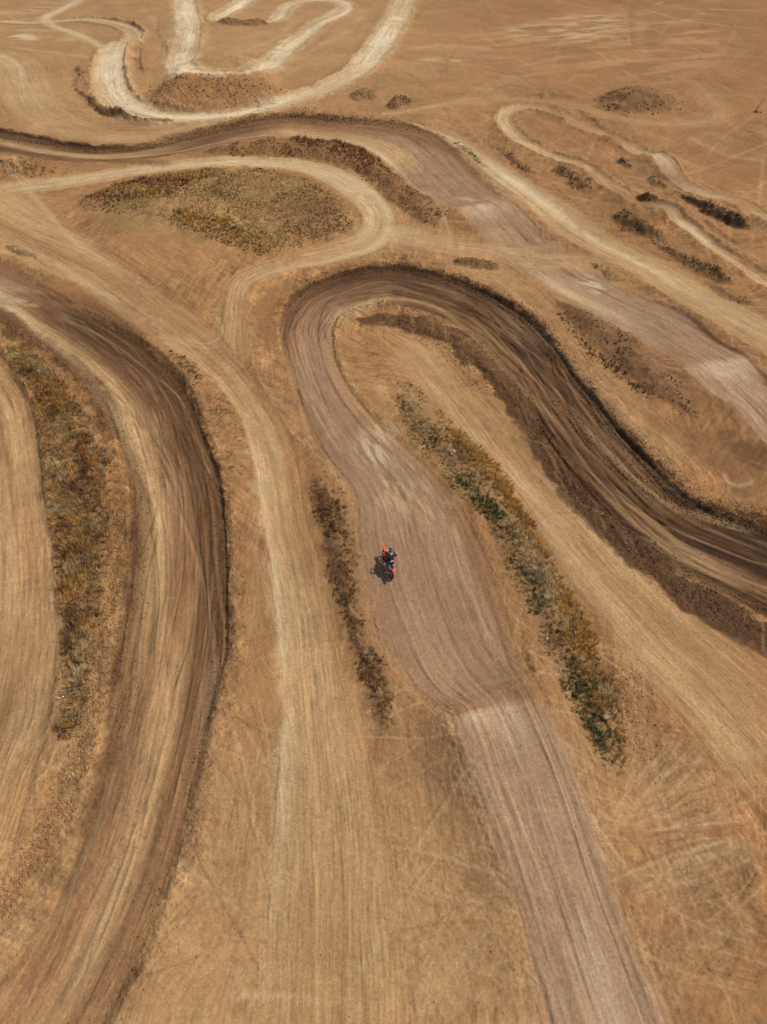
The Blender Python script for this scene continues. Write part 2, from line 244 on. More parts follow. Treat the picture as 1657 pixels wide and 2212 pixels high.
STR = np.zeros(NR*NC, np.float32); STW = np.zeros(NR*NC, np.float32)
FLW = np.zeros((NR*NC, 3), np.float32)
def keyed(keys, k):
    xs = [q[0] for q in keys]; vs = [q[1] for q in keys]
    return np.interp(k, xs, vs).astype(np.float32)
RIB = []
for ti, t in enumerate(TR):
    A = np.array(t['A'] if t.get('world') else [ground_pt(*p) for p in t['A']], float)
    B = np.array(t['B'] if t.get('world') else [ground_pt(*p) for p in t['B']], float)
    hw = np.hypot(*(A-B).T)/2; C_ = (A+B)/2
    P, ks = catmull(np.c_[C_, hw], 0.9)
    # side of A
    tg = C_[1]-C_[0]; sg = 1 if (tg[0]*(A[0]-C_[0])[1]-tg[1]*(A[0]-C_[0])[0]) > 0 else -1
    t['P'] = P; t['sg'] = sg; t['hw'] = hw
    R = trace_ribbon(P, ks, 5.0)
    idx, s, dm, h, k = R; dm = dm*sg; t_ = dm/h; at = np.abs(t_); sn = 31*ti
    # streak field that follows the driving direction
    me = 0.5*vnoise(s*0.06, dm*0.15, sn+1)+.12*vnoise(s*.35, dm*.8, sn % 50+6)
    q = dm+me
    st = 0.42*vnoise(s*0.10, q*1.3, sn % 50+2)+0.40*vnoise(s*0.22, q*4.2, sn % 50+3)+0.42*vnoise(s*0.55, q*8.5, sn % 50+4)+0.30*vnoise(s*1.1, q*12.0, sn % 50+5)+0.22*vnoise(s*3, q*7, 7)+.25*scf[idx]
    st = st*(.55+.6*sstep(-.5, .6, fbm(s*.12, dm*.4, sn % 50+8, 3)))
    wgt = np.exp(-np.maximum(0, np.abs(dm)-h)/1.6)*sstep(5.0, 3.0, np.abs(dm)-h)
    STR[idx] += st*wgt; STW[idx] += wgt
    fs = wgt*(.35+.65*sstep(1.3, .9, np.abs(t_))); sel = fs >= FLW[idx, 2]*.98; FLW[idx[sel]] = np.c_[s, dm, fs*np.clip((keyed(t['amp'], k) if isinstance(t.get('amp'), list) else s*0+t.get('amp', .15))/.17, .45, 1.2)][sel]
    # wheel ruts: long meandering lines
    rut = np.zeros(len(idx), np.float32); nr = t.get('ruts', 6)
    rr = random.Random(ti+5)
    for r in range(nr):
        c0 = rr.uniform(-.9, .9); am = rr.uniform(.05, .35); wd = rr.uniform(.05, .16); lo = rr.uniform(.015, .05)
        tc = c0+am*vnoise(s*lo, np.zeros_like(s)+r*3.7, 60+r % 8)+0.04*vnoise(s*.25, np.zeros_like(s)+r*5.1, 70)
        g = np.exp(-((t_-tc)*h/wd)**2)*sstep(-.3, .5, vnoise(s*.05, np.zeros_like(s)+r*9.3+ti, 71))
        rut += g*(rr.choice((-1, -1, 1))*rr.uniform(.3, .8))
    rut = np.clip(rut, -1.3, 1.3)
    # colour table
    keys = t['tab']; kk = np.array([a for a, b in keys], float); tb = np.array([[PAL[c] for c in b] for a, b in keys])
    tt = np.clip((t_+0.10*vnoise(s*.08, dm*.5, 80)+1)*2, 0, 3.999); ti0 = tt.astype(int); tf = tt-ti0; tf = tf*tf*(3-2*tf)
    ki = np.clip(np.searchsorted(kk, k, side='right')-1, 0, len(kk)-2); kf = np.clip((k-kk[ki])/(kk[ki+1]-kk[ki]), 0, 1)
    ca = tb[ki, ti0]*(1-tf)[:, None]+tb[ki, ti0+1]*tf[:, None]; cb = tb[ki+1, ti0]*(1-tf)[:, None]+tb[ki+1, ti0+1]*tf[:, None]
    col = ca*(1-kf)[:, None]+cb*kf[:, None]
    amp = t.get('amp', .15)
    dust = sstep(.15, .8, vnoise(s*.13, q*2.2, sn % 50+9)+.5*vnoise(s*.5, q*7, sn % 50+10))
    amp = keyed(amp, k) if isinstance(amp, list) else amp
    col = col*np.clip(1+amp*1.45*st+(.24 if t.get('step') else .2)*rut+0.06*vnoise(s*.05, t_, 81)+.10*fbm(xf[idx]*1.3, yf[idx]*1.3, 83, 3), .35, 1.8)[:, None]
    col = col+(PAL['V']-col)*(dust*0.16)[:, None]
    so = keyed(t['soft'], k) if isinstance(t.get('soft'), list) else t.get('soft', .1)
    al = sstep(1+so, 1-so, at+(0.05+so*.5)*fbm(xf[idx]*.8, yf[idx]*.8, 33, 3)+.3*so*st)*t.get('a', 1.0)
    ends = sstep(0, 2.5, s)*sstep(0, 2.5, P_len-s) if (P_len := np.hypot(*np.diff(P[:, :2], axis=0).T).sum()) else 1
    al = np.maximum(al, .55*t.get('a', 1.0)*sstep(1+(1.5 if t.get('step') else 1.0)/np.maximum(h, .8), 1.0, at)*sstep(-.35, .5, fbm(xf[idx]*.7, yf[idx]*.7, 34, 4)))*ends
    CC[idx] = CC[idx]*(1-al)[:, None]+col*al[:, None]
    # relief
    at0 = at; at = at+(.22/np.maximum(h, 1))*fbm(s*.5, dm*.3, 47, 4)
    hard = sstep(1.12, .96, at) if t.get('step') else sstep(1+so, 1-so, at)
    dz = keyed(t['dz'], k) if 'dz' in t else 0
    lvl = HH[idx]*(1-.7*hard)+dz*hard
    lA = keyed(t['lipA'], k) if 'lipA' in t else 0; lB = keyed(t['lipB'], k) if 'lipB' in t else 0
    over = (at-1)*h
    win, wout = (.18, 1.1) if t.get('step') else (.35, .9)
    rg = np.where(over < 0, np.exp(-(over/win)**2), np.exp(-(over/wout)**2))*np.clip(.75+1.0*fbm(s*.35, dm*.5, 40, 4)+.5*fbm(s*2.1, dm*2.1, 41, 2), .1, 2)
    lvl = lvl+rg*np.where(t_ > 0, lA, lB)
    bank = (.7 if t.get('step') else .35)*(np.where(t_ > 0, lA, lB))*np.clip(at, 0, 1)**3*hard
    lvl = lvl+bank+hard*(0.034*st+(.065 if t.get('step') else .03)*rut)
    for (kj, hj, up, dn) in t.get('jumps', []):
        sj = np.interp(kj, ks, np.r_[0, np.cumsum(np.hypot(*np.diff(P[:, :2], axis=0).T))])
        ds = s-sj+0.25*vnoise(dm*.8, s*0, 44)
        prof = np.where(ds < 0, sstep(-up*1.9, 0, ds), 1-sstep(0.5, dn, ds))
        lvl = lvl+hj*prof*sstep(1.0+2.6/np.maximum(h, .5), .8, at)
    HH[idx] = lvl
    RUF[idx] = np.maximum(RUF[idx]*(1-al), sstep(.7, 1.0, at)*sstep(1.6, 1.05, at)*(1 if t.get('clods') else .35))
    LAB[idx[(at0 < 1.0) & (al > .3)]] = ti+1
print('tracks', time.time()-T0)
# streaks on the open ground follow the nearest lanes
sf = STR/(STW+0.25); off = (LAB == 0)
CC *= (1+np.where(off, 0.24, 0.06)*sf)[:, None]; HH += np.where(off, .02, 0)*sf

# ------------------------------------------------------------------ banks, heaps, stains (polygons traced on the ground)
def world_poly(pts, step=0.8):
    W = np.array([ground_pt(*p) for p in pts]); P, _ = catmull(W, step, closed=True); return P
def bank(pts, height, soft, edge=.5, seed=3, col=None, a=.8, rough=.5, rel=.15, lab=None):
    P = world_poly(pts); r = poly_mask(P, soft+1)
    if r is None: return P
    bl, s = r; x = X[bl]; y = Y[bl]
    s = s+edge*fbm(x*.9, y*.9, seed, 3)
    m = sstep(0, soft, s)
    i = np.arange(NR*NC).reshape(NR, NC)[bl].ravel(); m = m.ravel(); xx = x.ravel(); yy = y.ravel()
    if height: HH[i] += height*m*(1+rel*2*fbm(xx*.5, yy*.5, seed+5, 4))+m*rel*.25*fbm(xx*2.5, yy*2.5, seed+7, 3)
    if col is not None:
        c = PAL[col] if isinstance(col, str) else alb(col)
        mm = a*sstep(-.1, .35*soft, s.ravel())
        v = 1+.22*fbm(xx*1.4, yy*1.4, seed+9, 4)
        CC[i] = CC[i]*(1-mm)[:, None]+c[None, :]*v[:, None]*mm[:, None]
    RUF[i] = np.maximum(RUF[i], rough*m)
    if lab: LAB[i[m > .25]] = lab
    return P
def ell(x, y, rx, ry, rot=0, n=14):
    r = math.radians(rot); o = []
    for k in range(n):
        a = 2*math.pi*k/n; f = 1+.12*math.sin(3*a+x)+.08*math.cos(2*a+y)
        u, v = rx*math.cos(a)*f, ry*math.sin(a)*f
        o.append((x+u*math.cos(r)-v*math.sin(r), y+u*math.sin(r)+v*math.cos(r)))
    return o
V1 = [(20,755),(60,745),(110,790),(150,835),(185,885),(212,950),(235,1010),(243,1100),(234,1200),(224,1300),(210,1400),(198,1470),(188,1540),(160,1600),(128,1600),(120,1560),(136,1490),(128,1400),(122,1290),(115,1190),(103,1090),(93,1000),(85,930),(68,860),(40,808)]
V2 = [(672,1010),(700,1040),(728,1075),(752,1110),(768,1170),(774,1240),(778,1310),(800,1380),(838,1450),(855,1520),(840,1580),(812,1570),(786,1490),(757,1410),(735,1330),(708,1250),(692,1170),(674,1090)]
V3 = [(850,835),(880,822),(920,850),(985,915),(1062,990),(1118,1070),(1165,1150),(1212,1225),(1262,1320),(1305,1410),(1340,1490),(1358,1580),(1355,1670),(1320,1680),(1270,1620),(1230,1530),(1190,1440),(1160,1350),(1120,1285),(1085,1200),(1050,1130),(990,1050),(930,980),(872,920)]
V4 = [(168,440),(230,408),(330,382),(450,368),(560,368),(640,380),(710,412),(757,455),(768,490),(730,518),(650,535),(600,550),(530,548),(480,530),(380,505),(330,483),(240,466),(180,456)]
V5 = [(450,322),(540,306),(620,300),(710,308),(790,325),(850,368),(895,408),(950,432),(968,460),(950,488),(905,482),(860,455),(815,415),(770,380),(700,356),(620,342),(540,340),(460,336)]
V6 = [(1192,645),(1240,655),(1330,700),(1400,738),(1450,795),(1490,852),(1515,905),(1480,902),(1435,868),(1390,850),(1330,795),(1265,735),(1215,685)]
V7 = [(1272,217),(1300,201),(1350,195),(1400,197),(1445,203),(1482,224),(1455,243),(1400,252),(1340,250),(1290,237)]
V9 = [(362,770),(410,782),(445,810),(475,850),(508,905),(528,970),(535,1040),(520,1060),(492,1010),(462,930),(432,865),(400,815)]
DG = (124, 92, 63); MG = (150, 112, 72)
bank(V1, .45, 1.6, .5, 3, (138, 106, 72), .85, .3)
bank([(650,990),(700,1010),(760,1100),(785,1200),(795,1310),(830,1400),(880,1500),(900,1620),(880,1720),(830,1680),(780,1540),(735,1420),(705,1290),(672,1150)], .1, 1.2, .6, 213, (146, 108, 73), .6, .5)
bank(V2, .35, 1.3, .4, 13, (136, 102, 72), .8, .5)
bank(V3, .35, 1.6, .35, 23, (160, 126, 90), .7, .4)
bank(V4, .5, 3.5, 1.4, 33, (152, 117, 77), .75, .3, rel=.3)
bank([(160,430),(300,376),(520,360),(650,370),(760,430),(790,480),(750,530),(640,560),(500,565),(350,520),(180,480)], .3, 4, 1, 83, 'O', .3, .2)
bank(V5, .8, 2.2, .5, 43, (140, 102, 68), .8, .7, rel=.3)
bank(V6, .7, 2.0, .3, 53, (138, 102, 72), .8, .7, rel=.3)
bank(V9, .15, 1.5, .3, 73, (168, 126, 88), .6, .5)
bank([(1260,222),(1300,196),(1350,189),(1410,190),(1460,198),(1510,228),(1470,250),(1400,259),(1330,256),(1280,243)], 0, 4, .8, 63, 'O', .3, .2)
MOUND_LAB = len(TR)+1
bank(V7, 1.7, 5.0, .8, 63, (132, 98, 66), .85, .6, rel=.12, lab=MOUND_LAB)
bank([(296,232),(320,195),(340,160),(400,130),(470,120),(560,122),(620,150),(640,185),(628,222),(560,236),(480,246),(400,249),(330,244)], 1.3, 6.5, .8, 93, None, .7, .6, rel=.15)
bank([(312,225),(330,196),(372,180),(440,186),(500,187),(560,182),(600,192),(612,215),(560,235),(480,246),(400,249),(335,243)], .5, 3, .8, 94, (160, 118, 79), .65, .8, rel=.3, lab=MOUND_LAB+1)
for p, h_, so_, c_, a_ in [
    (ell(862,224,36,11,-12), 1.0, 2.2, DG, .8), (ell(785,206,34,15,-10), .6, 2.0, (128,104,74), .7),
    (ell(1030,571,55,12,6), .45, 1.2, (120,90,60), .8), (ell(1242,388,50,18,22), .8, 2.0, DG, .85), (ell(1378,492,68,22,30), .8, 2.2, (110,82,56), .85),
    (ell(1500,572,88,15,27), .6, 1.6, (112,84,56), .8), (ell(1548,596,35,14,25), .6, 1.4, DG, .8), (ell(1550,466,80,12,27), .9, 1.3, (80,56,40), .95), (ell(1350,356,26,8,18), .5, 1.2, DG, .85),
    (ell(1415,392,30,8,25), .5, 1.2, DG, .85), (ell(1115,350,52,9,36), .5, 1.5, (128,92,60), .8), (ell(1018,335,42,9,40), .3, 1.2, (140,116,78), .8),
    (ell(1310,588,45,9,28), .2, 1.2, (134,104,70), .7), (ell(40,543,40,8,18), .25, 1.0, (126,98,64), .8), (ell(60,365,75,22,8), 1.0, 3, (158,118,80), .7), (ell(300,352,80,8,2), .3, 1.5, (120,86,58), .6),
    (ell(200,225,48,10,40), .9, 2, (110,80,52), .8), (ell(270,255,62,7,10), .7, 1.6, (112,80,52), .8), (ell(350,262,38,6,0), .8, 1.6, (124,90,60), .8),
    (ell(172,165,18,26,5), .7, 2.5, (140,104,70), .6), (ell(308,130,22,32,0), .8, 3, (150,112,76), .6), (ell(525,52,60,5,3), .8, 1.6, (140,104,72), .7), (ell(345,60,10,22,0), .5, 2, (145,108,74), .6), (ell(362,100,12,16,0), .7, 2, (136,100,68), .6),
    (ell(1210,250,28,20,35), .3, 2, (160,118,80), .3), (ell(1280,262,40,10,35), .5, 2.2, (140,102,70), .6), (ell(1200,208,60,10,4), .5, 2.5, (150,112,76), .5), (ell(1325,310,30,9,15), .4, 1.6, (140,104,70), .5),
    (ell(1560,505,60,10,32), .4, 1.8, (120,86,58), .6), (ell(1580,640,60,12,25), .35, 1.5, (128,94,62), .6), (ell(1390,436,30,7,15), .5, 1.0, (95,68,46), .8),
    # embankment of dark loam on the lower left flank of the hairpin
    ([(1090,800),(1135,850),(1180,930),(1240,1010),(1310,1090),(1410,1180),(1510,1250),(1610,1310),(1680,1350),(1760,1420),(1740,1490),(1640,1415),(1510,1345),(1435,1285),(1358,1225),(1283,1155),(1232,1098),(1158,1006),(1122,930),(1095,870)], .12, 1.2, (96, 69, 48), .95),
    ([(770,690),(830,672),(930,690),(1010,720),(1080,790),(1140,880),(1110,900),(1050,830),(960,745),(900,730),(860,705),(800,700)], .3, 1.0, (106, 76, 51), .92),
    ([(700,905),(660,960),(640,900),(600,800),(560,740),(530,690),(560,640),(620,600),(640,610),(600,680),(600,740),(620,830),(650,920),(690,1000),(740,1060),(700,1040)], 0, 1.5, (148, 108, 72), .6),
    ([(0,560),(100,590),(210,630),(330,690),(360,740),(330,742),(220,690),(110,640),(0,598)], 0, 1.3, (140, 100, 68), .6),
    ([(0,600),(70,640),(200,640),(320,730),(300,745),(200,690),(60,660)], 0, 1.6, (118, 84, 56), .35),
    ([(0,668),(50,690),(120,740),(200,800),(240,870),(250,930),(240,960),(200,880),(150,820),(90,760),(30,740),(0,720)], .1, 1.2, (112, 80, 54), .8),
    ([(1350,860),(1420,900),(1500,920),(1600,950),(1660,980),(1660,1060),(1590,1070),(1500,1000),(1420,930)], 0, 2.5, (140, 102, 68), .7),
    ([(1560,925),(1657,965),(1740,1010),(1740,1090),(1640,1030),(1560,960)], 0, 2, (108, 76, 50), .6),
    ([(1480,1065),(1560,1095),(1657,1118),(1740,1120),(1740,1150),(1640,1145),(1540,1115),(1470,1075)], .15, 1, (90, 64, 44), .7),
    ([(850,1380),(880,1470),(960,1520),(985,1610),(1020,1720),(1070,1870),(1050,1880),(990,1780),(930,1700),(880,1600),(840,1500)], 0, 1.5, (150, 110, 76), .5),
    (ell(1045,1930,55,70,60), 0, 1.5, (140, 104, 72), .55), (ell(1330,1880,50,70,-30), 0, 2, (150, 108, 76), .4), (ell(1520,1990,190,60,-5), 0, 3.5, (156, 116, 80), .45),
    (ell(1200,1370,40,55,-35), .1, 1.5, (158, 114, 78), .5), (ell(1345,1490,40,70,-20), .15, 1.2, (140, 98, 66), .6),
    (ell(560,1480,70,160,5), 0, 2.5, (166, 122, 80), .45), (ell(400,2050,110,160,15), 0, 3, (176, 134, 88), .35), (ell(520,1900,50,120,5), 0, 2, (160, 120, 76), .35), (ell(60,1800,90,170,20), 0, 3, (176, 132, 88), .5),
    (ell(900,2080,120,160,10), 0, 3.5, (190, 154, 108), .5)]:
    bank(p, h_, so_, max(.7, so_*.4), random.randrange(200), c_, a_, .6 if h_ else .15, rel=.3)
# pale scuffs where the hard pan is polished
def scuff(pts, col, a, seed, dens=.2, fs=(.5, 2.2), ang=0, soft=1.2):
    P = world_poly(pts); r = poly_mask(P, soft+1)
    if r is None: return
    bl, s = r; x = X[bl].ravel(); y = Y[bl].ravel(); s = s.ravel()
    ca, sa = math.cos(ang), math.sin(ang); u = x*ca+y*sa; v = -x*sa+y*ca
    n = fbm(u*fs[0], v*fs[1], seed, 4)
    m = sstep(-soft*.3, soft, s+.5*n)*sstep(dens-.15, dens+.3, n)*a
    i = np.arange(NR*NC).reshape(NR, NC)[bl].ravel()
    CC[i] = CC[i]*(1-m)[:, None]+PAL[col][None, :]*m[:, None]
AV = math.radians(112)
for p, c, a, s, dn, fs, an, so in [
    (ell(815,965,52,56,-30), 'W', .62, 5, -.12, (.5, 3.2), AV, 1.6), (ell(880,1060,95,60,20), 'V', .6, 6, .12, (.6, 2.6), AV, 1.5), (ell(850,890,60,60,10), 'V', .45, 8, .15, (.5, 2.4), AV, 1.5), (ell(960,1120,60,60,0), 'V', .4, 9, .18, (.6, 2.6), AV, 1.5),
    (ell(890,1230,110,110,0), 'G', .5, 16, -.1, (.3, 1.0), AV, 1.8),
    (ell(1262,603,60,14,28), 'W', .7, 7, .12, (.6, 1.8), 2.6, 1.2), (ell(1180,550,50,12,30), 'V', .5, 17, .1, (.6, 1.8), 2.6, 1.2), (ell(1010,428,28,8,10), 'V', .5, 18, -.2, (.6, 1.8), 2.6, .8),
    (ell(1230,65,150,34,0), 'V', .75, 10, .02, (.25, .6), .3, 6), (ell(1250,75,40,5,0), 'W', .7, 11, -.3, (.3, .8), .2, 2.5), (ell(960,132,60,7,2), 'V', .7, 12, -.1, (.5, 1.2), .2, 2), (ell(855,40,20,5,0), 'W', .9, 13, -.6, (.5, 1), 0, 1.2), (ell(815,92,24,8,-10), 'W', .9, 13, -.5, (.5, 1), 0, 1.4),
    (ell(1330,100,300,90,0), 'P', .55, 14, .05, (.10, .5), .4, 10), (ell(1050,190,110,40,-20), 'P', .5, 15, 0, (.2, 1.0), -.5, 6), (ell(55,78,40,8,0), 'W', .7, 21, -.2, (.3, .8), 0, 2), (ell(60,20,110,12,-8), 'V', .5, 22, 0, (.3, .8), -.2, 4),
    (ell(566,1010,14,75,-6), 'V', .6, 23, -.1, (.4, 2.0), 1.6, .7), (ell(700,1560,90,300,5), 'P', .4, 24, .05, (.3, 2.2), 1.6, 2), (ell(720,1980,150,250,0), 'Y', .5, 25, -.1, (.2, .9), 1.6, 3), (ell(420,790,16,40,-40), 'P', .3, 26, -.1, (.4, 1), 0, 1),
    (ell(470,455,280,80,0), 'M', .75, 91, -.05, (.25, 1.4), .1, 2), (ell(500,500,120,40,8), 'Y', .6, 92, -.05, (.25, 1.6), 1.3, 2), (ell(670,470,90,50,0), 'B', .6, 93, -.02, (.3, 1.2), .4, 2), (ell(540,420,120,30,0), 'B', .35, 94, .0, (.3, 1.2), .1, 2),
    (ell(400,60,24,50,0), 'W', .6, 61, .0, (.5, 1.8), 1.5, .8), (ell(398,140,26,26,0), 'W', .7, 62, -.05, (.6, 1.6), 1.5, .8), (ell(600,118,50,22,-50), 'W', .6, 63, 0, (.5, 1.6), 1.0, 1.2), (ell(245,135,28,40,0), 'W', .6, 64, 0, (.5, 1.4), 1.5, 1), (ell(800,125,60,24,-50), 'W', .6, 65, 0, (.5, 1.6), 1.0, 1.2), (ell(95,60,110,26,10), 'V', .5, 66, .08, (.2, .8), .1, 4), (ell(480,120,120,40,0), 'P', .45, 67, .05, (.12, .6), .2, 6), (ell(60,220,120,70,0), 'P', .4, 68, .0, (.15, .9), 2.2, 6), (ell(1000,120,160,60,0), 'P', .35, 69, .08, (.12, .6), -.3, 8), (ell(1400,330,260,110,20), 'P', .3, 70, .12, (.15, .8), 2.5, 8),
    (ell(45,655,38,10,10), 'V', .6, 27, -.3, (.6, 2), .5, .8), (ell(280,300,150,14,4), 'P', .5, 28, 0, (.15, 1.2), .05, 2),
    (ell(1590,2010,60,8,-6), 'V', .3, 29, -.1, (.5, 1), 0, .8), (ell(1400,1760,90,14,-45), 'P', .35, 30, -.1, (.4, 2), .9, 1), (ell(1250,1500,20,8,0), 'P', .2, 31, -.1, (.4, 2), .9, 1)]:
    scuff(p, c, a, s, dn, fs, an, so)
print('banks', time.time()-T0)

# ------------------------------------------------------------------ single tyre marks
def mark(pts, width, col, a, dh=0.0, world=False, tread=0.0, ontrack=1.0):
    W = np.array(pts if world else [ground_pt(*p) for p in pts], float)
    P, ks = catmull(np.c_[W, np.full(len(W), width)], 1.0)
    r = trace_ribbon(P, ks, width*1.2+.05)
    if r is None: return
    idx, s, dm, h, k = r; L = s.max()+1e-6
    g = np.exp(-(dm/h)**2)*sstep(0, .12*L+.2, s)*sstep(0, .12*L+.2, L-s)*(0.65+.5*vnoise(s*.3, np.full_like(s, pts[0][0]*.37), 90))
    if tread: g = g*(.35+.65*sstep(-.1, .4, np.sin((s+np.abs(dm)*1.3)*2*math.pi/tread)))
    if ontrack < 1: g = g*np.where(LAB[idx] > 0, ontrack, 1)
    c = PAL[col]
    CC[idx] = CC[idx]*(1-a*g)[:, None]+c[None, :]*(a*g)[:, None]; HH[idx] += dh*g
for pts, w_, c, a, dh in [
    ([(0,345),(30,375),(60,410),(100,455),(160,520),(240,570)], .35, 'V', .7, 0), ([(28,330),(40,365),(78,415)], .25, 'V', .5, 0),
    ([(0,512),(110,562),(205,628),(300,690),(345,735)], .5, 'V', .35, 0), ([(345,720),(400,735),(450,742),(478,722),(472,690),(440,676)], .16, 'V', .5, 0), ([(350,726),(420,748),(470,752)], .12, 'V', .5, 0),
    ([(560,860),(530,905),(548,980),(560,1080),(574,1180)], .12, 'V', .35, 0),
    ([(720,700),(745,660),(800,642),(860,638),(930,650),(990,690),(1050,740),(1110,810),(1180,880),(1290,990),(1400,1100),(1520,1200),(1657,1270)], .30, 'P', .6, 0),
    ([(1200,840),(1260,900),(1340,990),(1440,1080),(1560,1120),(1657,1150)], .30, 'P', .5, 0), ([(1100,740),(1200,860),(1300,960),(1420,1060),(1657,1200)], .2, 'T', .5, 0), ([(1050,700),(1130,800),(1260,930),(1400,1110),(1657,1290)], .16, 'E', .7, 0),
    ([(1300,930),(1400,1030),(1500,1110),(1657,1170)], .3, 'K', .6, -.05), ([(1230,930),(1350,1050),(1480,1150),(1657,1230)], .3, 'K', .5, -.05), ([(1160,840),(1290,960),(1430,1090),(1657,1210)], .3, 'K', .5, -.04),
    ([(1200,930),(1225,1000),(1245,1080)], .14, 'K', .6, -.06), ([(1215,950),(1260,1040),(1290,1110)], .14, 'K', .6, -.06), ([(1230,1000),(1240,1060),(1243,1110)], .12, 'K', .5, -.05), ([(1290,1060),(1340,1110),(1378,1190),(1390,1230)], .15, 'K', .5, -.05), ([(1260,1030),(1330,1095),(1400,1165),(1440,1190)], .14, 'K', .5, -.05), ([(1380,1100),(1320,1120),(1300,1130)], .1, 'K', .4, -.04),
    ([(978,835),(1020,830),(1060,812),(1110,795),(1180,795)], .14, 'D', .5, -.03),
    ([(1562,1020),(1570,1040),(1595,1050),(1620,1045),(1632,1030)], .18, 'V', .6, 0), ([(1570,1070),(1610,1080),(1657,1065)], .14, 'V', .5, 0), ([(1540,960),(1600,950),(1640,975)], .14, 'P', .4, 0),
    ([(375,520),(345,490),(352,462),(385,436),(430,414),(480,402),(560,392),(640,400)], .45, 'P', .75, -.04), ([(700,525),(712,500),(706,482)], .18, 'K', .5, -.04), ([(630,530),(680,505),(700,480)], .18, 'E', .5, -.03),
    ([(275,1500),(250,1580),(215,1700),(150,1760),(60,1830),(0,1860)], .22, 'B', .4, -.02), ([(240,1610),(190,1700),(130,1760),(90,1800)], .12, 'D', .35, -.02), ([(130,1520),(80,1600),(0,1690)], .25, 'P', .35, 0),
    ([(325,1460),(260,1640),(180,1850),(60,2100)], .14, 'V', .4, 0), ([(300,1300),(300,1450),(260,1640),(190,1820),(60,2080)], .1, 'D', .35, -.02), ([(430,1200),(432,1400),(400,1600),(340,1800),(260,2000),(170,2212)], .12, 'D', .4, -.02),
    ([(340,930),(385,1000),(420,1120),(440,1300),(430,1480)], .15, 'K', .4, -.05), ([(350,880),(400,960),(440,1080),(455,1250),(445,1450)], .12, 'K', .4, -.05), ([(320,1010),(345,1120),(350,1250),(345,1400)], .35, 'V', .35, 0), ([(280,1000),(318,1080),(326,1200),(326,1330),(308,1450)], .2, 'D', .55, -.08), ([(262,960),(300,1060),(305,1180),(300,1320)], .12, 'D', .4, -.04),
    ([(45,690),(110,740),(180,800),(235,880),(290,940),(310,990)], .45, 'V', .55, 0), ([(0,640),(60,640),(180,660),(250,700),(340,760)], .2, 'K', .4, -.04), ([(130,640),(240,680),(330,770),(400,880)], .2, 'K', .35, -.04), ([(240,700),(310,745),(340,745)], .15, 'K', .4, -.03),
    ([(0,318),(60,322),(150,332),(260,338),(380,325),(500,300),(600,288),(720,296),(840,330),(900,352)], .3, 'V', .6, 0), ([(0,300),(100,318),(230,326),(350,312),(480,280),(600,262)], .35, 'K', .5, -.05),
    ([(1380,1740),(1500,1700),(1657,1690)], .3, 'P', .45, 0), ([(1350,1960),(1450,1890),(1560,1840),(1657,1830)], .3, 'V', .4, 0), ([(1390,2010),(1500,1930),(1600,1900)], .2, 'P', .3, 0), ([(1310,1780),(1370,1730),(1440,1660),(1480,1600)], .25, 'V', .35, 0), ([(1280,1820),(1340,1770),(1410,1700)], .16, 'P', .35, 0),
    ([(1140,2260),(1100,2060),(1060,1960)], .1, 'B', .3, 0), ([(1290,1700),(1345,1760),(1420,1850),(1460,1960)], .14, 'P', .3, 0), ([(1400,1350),(1500,1440),(1657,1560)], .3, 'P', .4, 0), ([(1180,1030),(1300,1170),(1440,1300),(1600,1480),(1657,1540)], .3, 'P', .4, 0), ([(1020,920),(1130,1080),(1260,1260),(1380,1420),(1560,1600)], .2, 'E', .4, 0),
    ([(600,2150),(630,2145),(720,2165),(810,2160)], .14, 'P', .5, 0), ([(480,2080),(560,2066),(640,2070),(820,2062)], .12, 'E', .35, 0), ([(490,2150),(620,2152),(700,2168)], .1, 'V', .5, 0), ([(570,2212),(572,2050),(580,1900)], .12, 'V', .5, 0), ([(880,2212),(960,2110),(1100,2010)], .16, 'Y', .5, 0), ([(760,2120),(840,2010),(900,1880)], .2, 'V', .3, 0), ([(620,1650),(640,1800),(640,1940)], .1, 'V', .4, 0), ([(505,1900),(530,1730),(600,1600)], .1, 'V', .4, 0), ([(495,1580),(530,1420),(560,1250)], .1, 'V', .25, 0),
    ([(850,1180),(880,1260),(900,1330)], .1, 'T', .3, 0), ([(1000,1120),(1100,1280),(1150,1380),(1190,1480),(1290,1640)], .25, 'E', .5, -.02), ([(1040,1090),(1090,1210),(1120,1320)], .2, 'E', .4, -.03), ([(1150,1390),(1220,1560),(1290,1680)], .12, 'E', .5, -.03), ([(1180,1470),(1240,1600),(1330,1720)], .12, 'D', .3, -.03),
    ([(1060,240),(1040,215),(1060,190),(1120,170),(1200,150)], .6, 'P', .4, 0), ([(960,235),(1060,180),(1180,160),(1350,170)], .5, 'P', .4, 0), ([(1440,0),(1420,10),(1470,18),(1560,20),(1657,24)], .5, 'V', .5, 0), ([(1390,20),(1460,40),(1560,55),(1657,64)], .5, 'V', .5, 0), ([(1370,120),(1362,60),(1368,0)], .6, 'B', .25, 0), ([(1400,150),(1385,80),(1388,20)], 1.0, 'P', .35, 0), ([(1360,100),(1358,60)], .3, 'V', .4, 0), ([(1600,170),(1560,120),(1600,60)], .3, 'P', .3, 0), ([(1657,250),(1600,300),(1560,380)], .3, 'E', .3, 0)]:
    mark(pts, w_, c, a, dh)
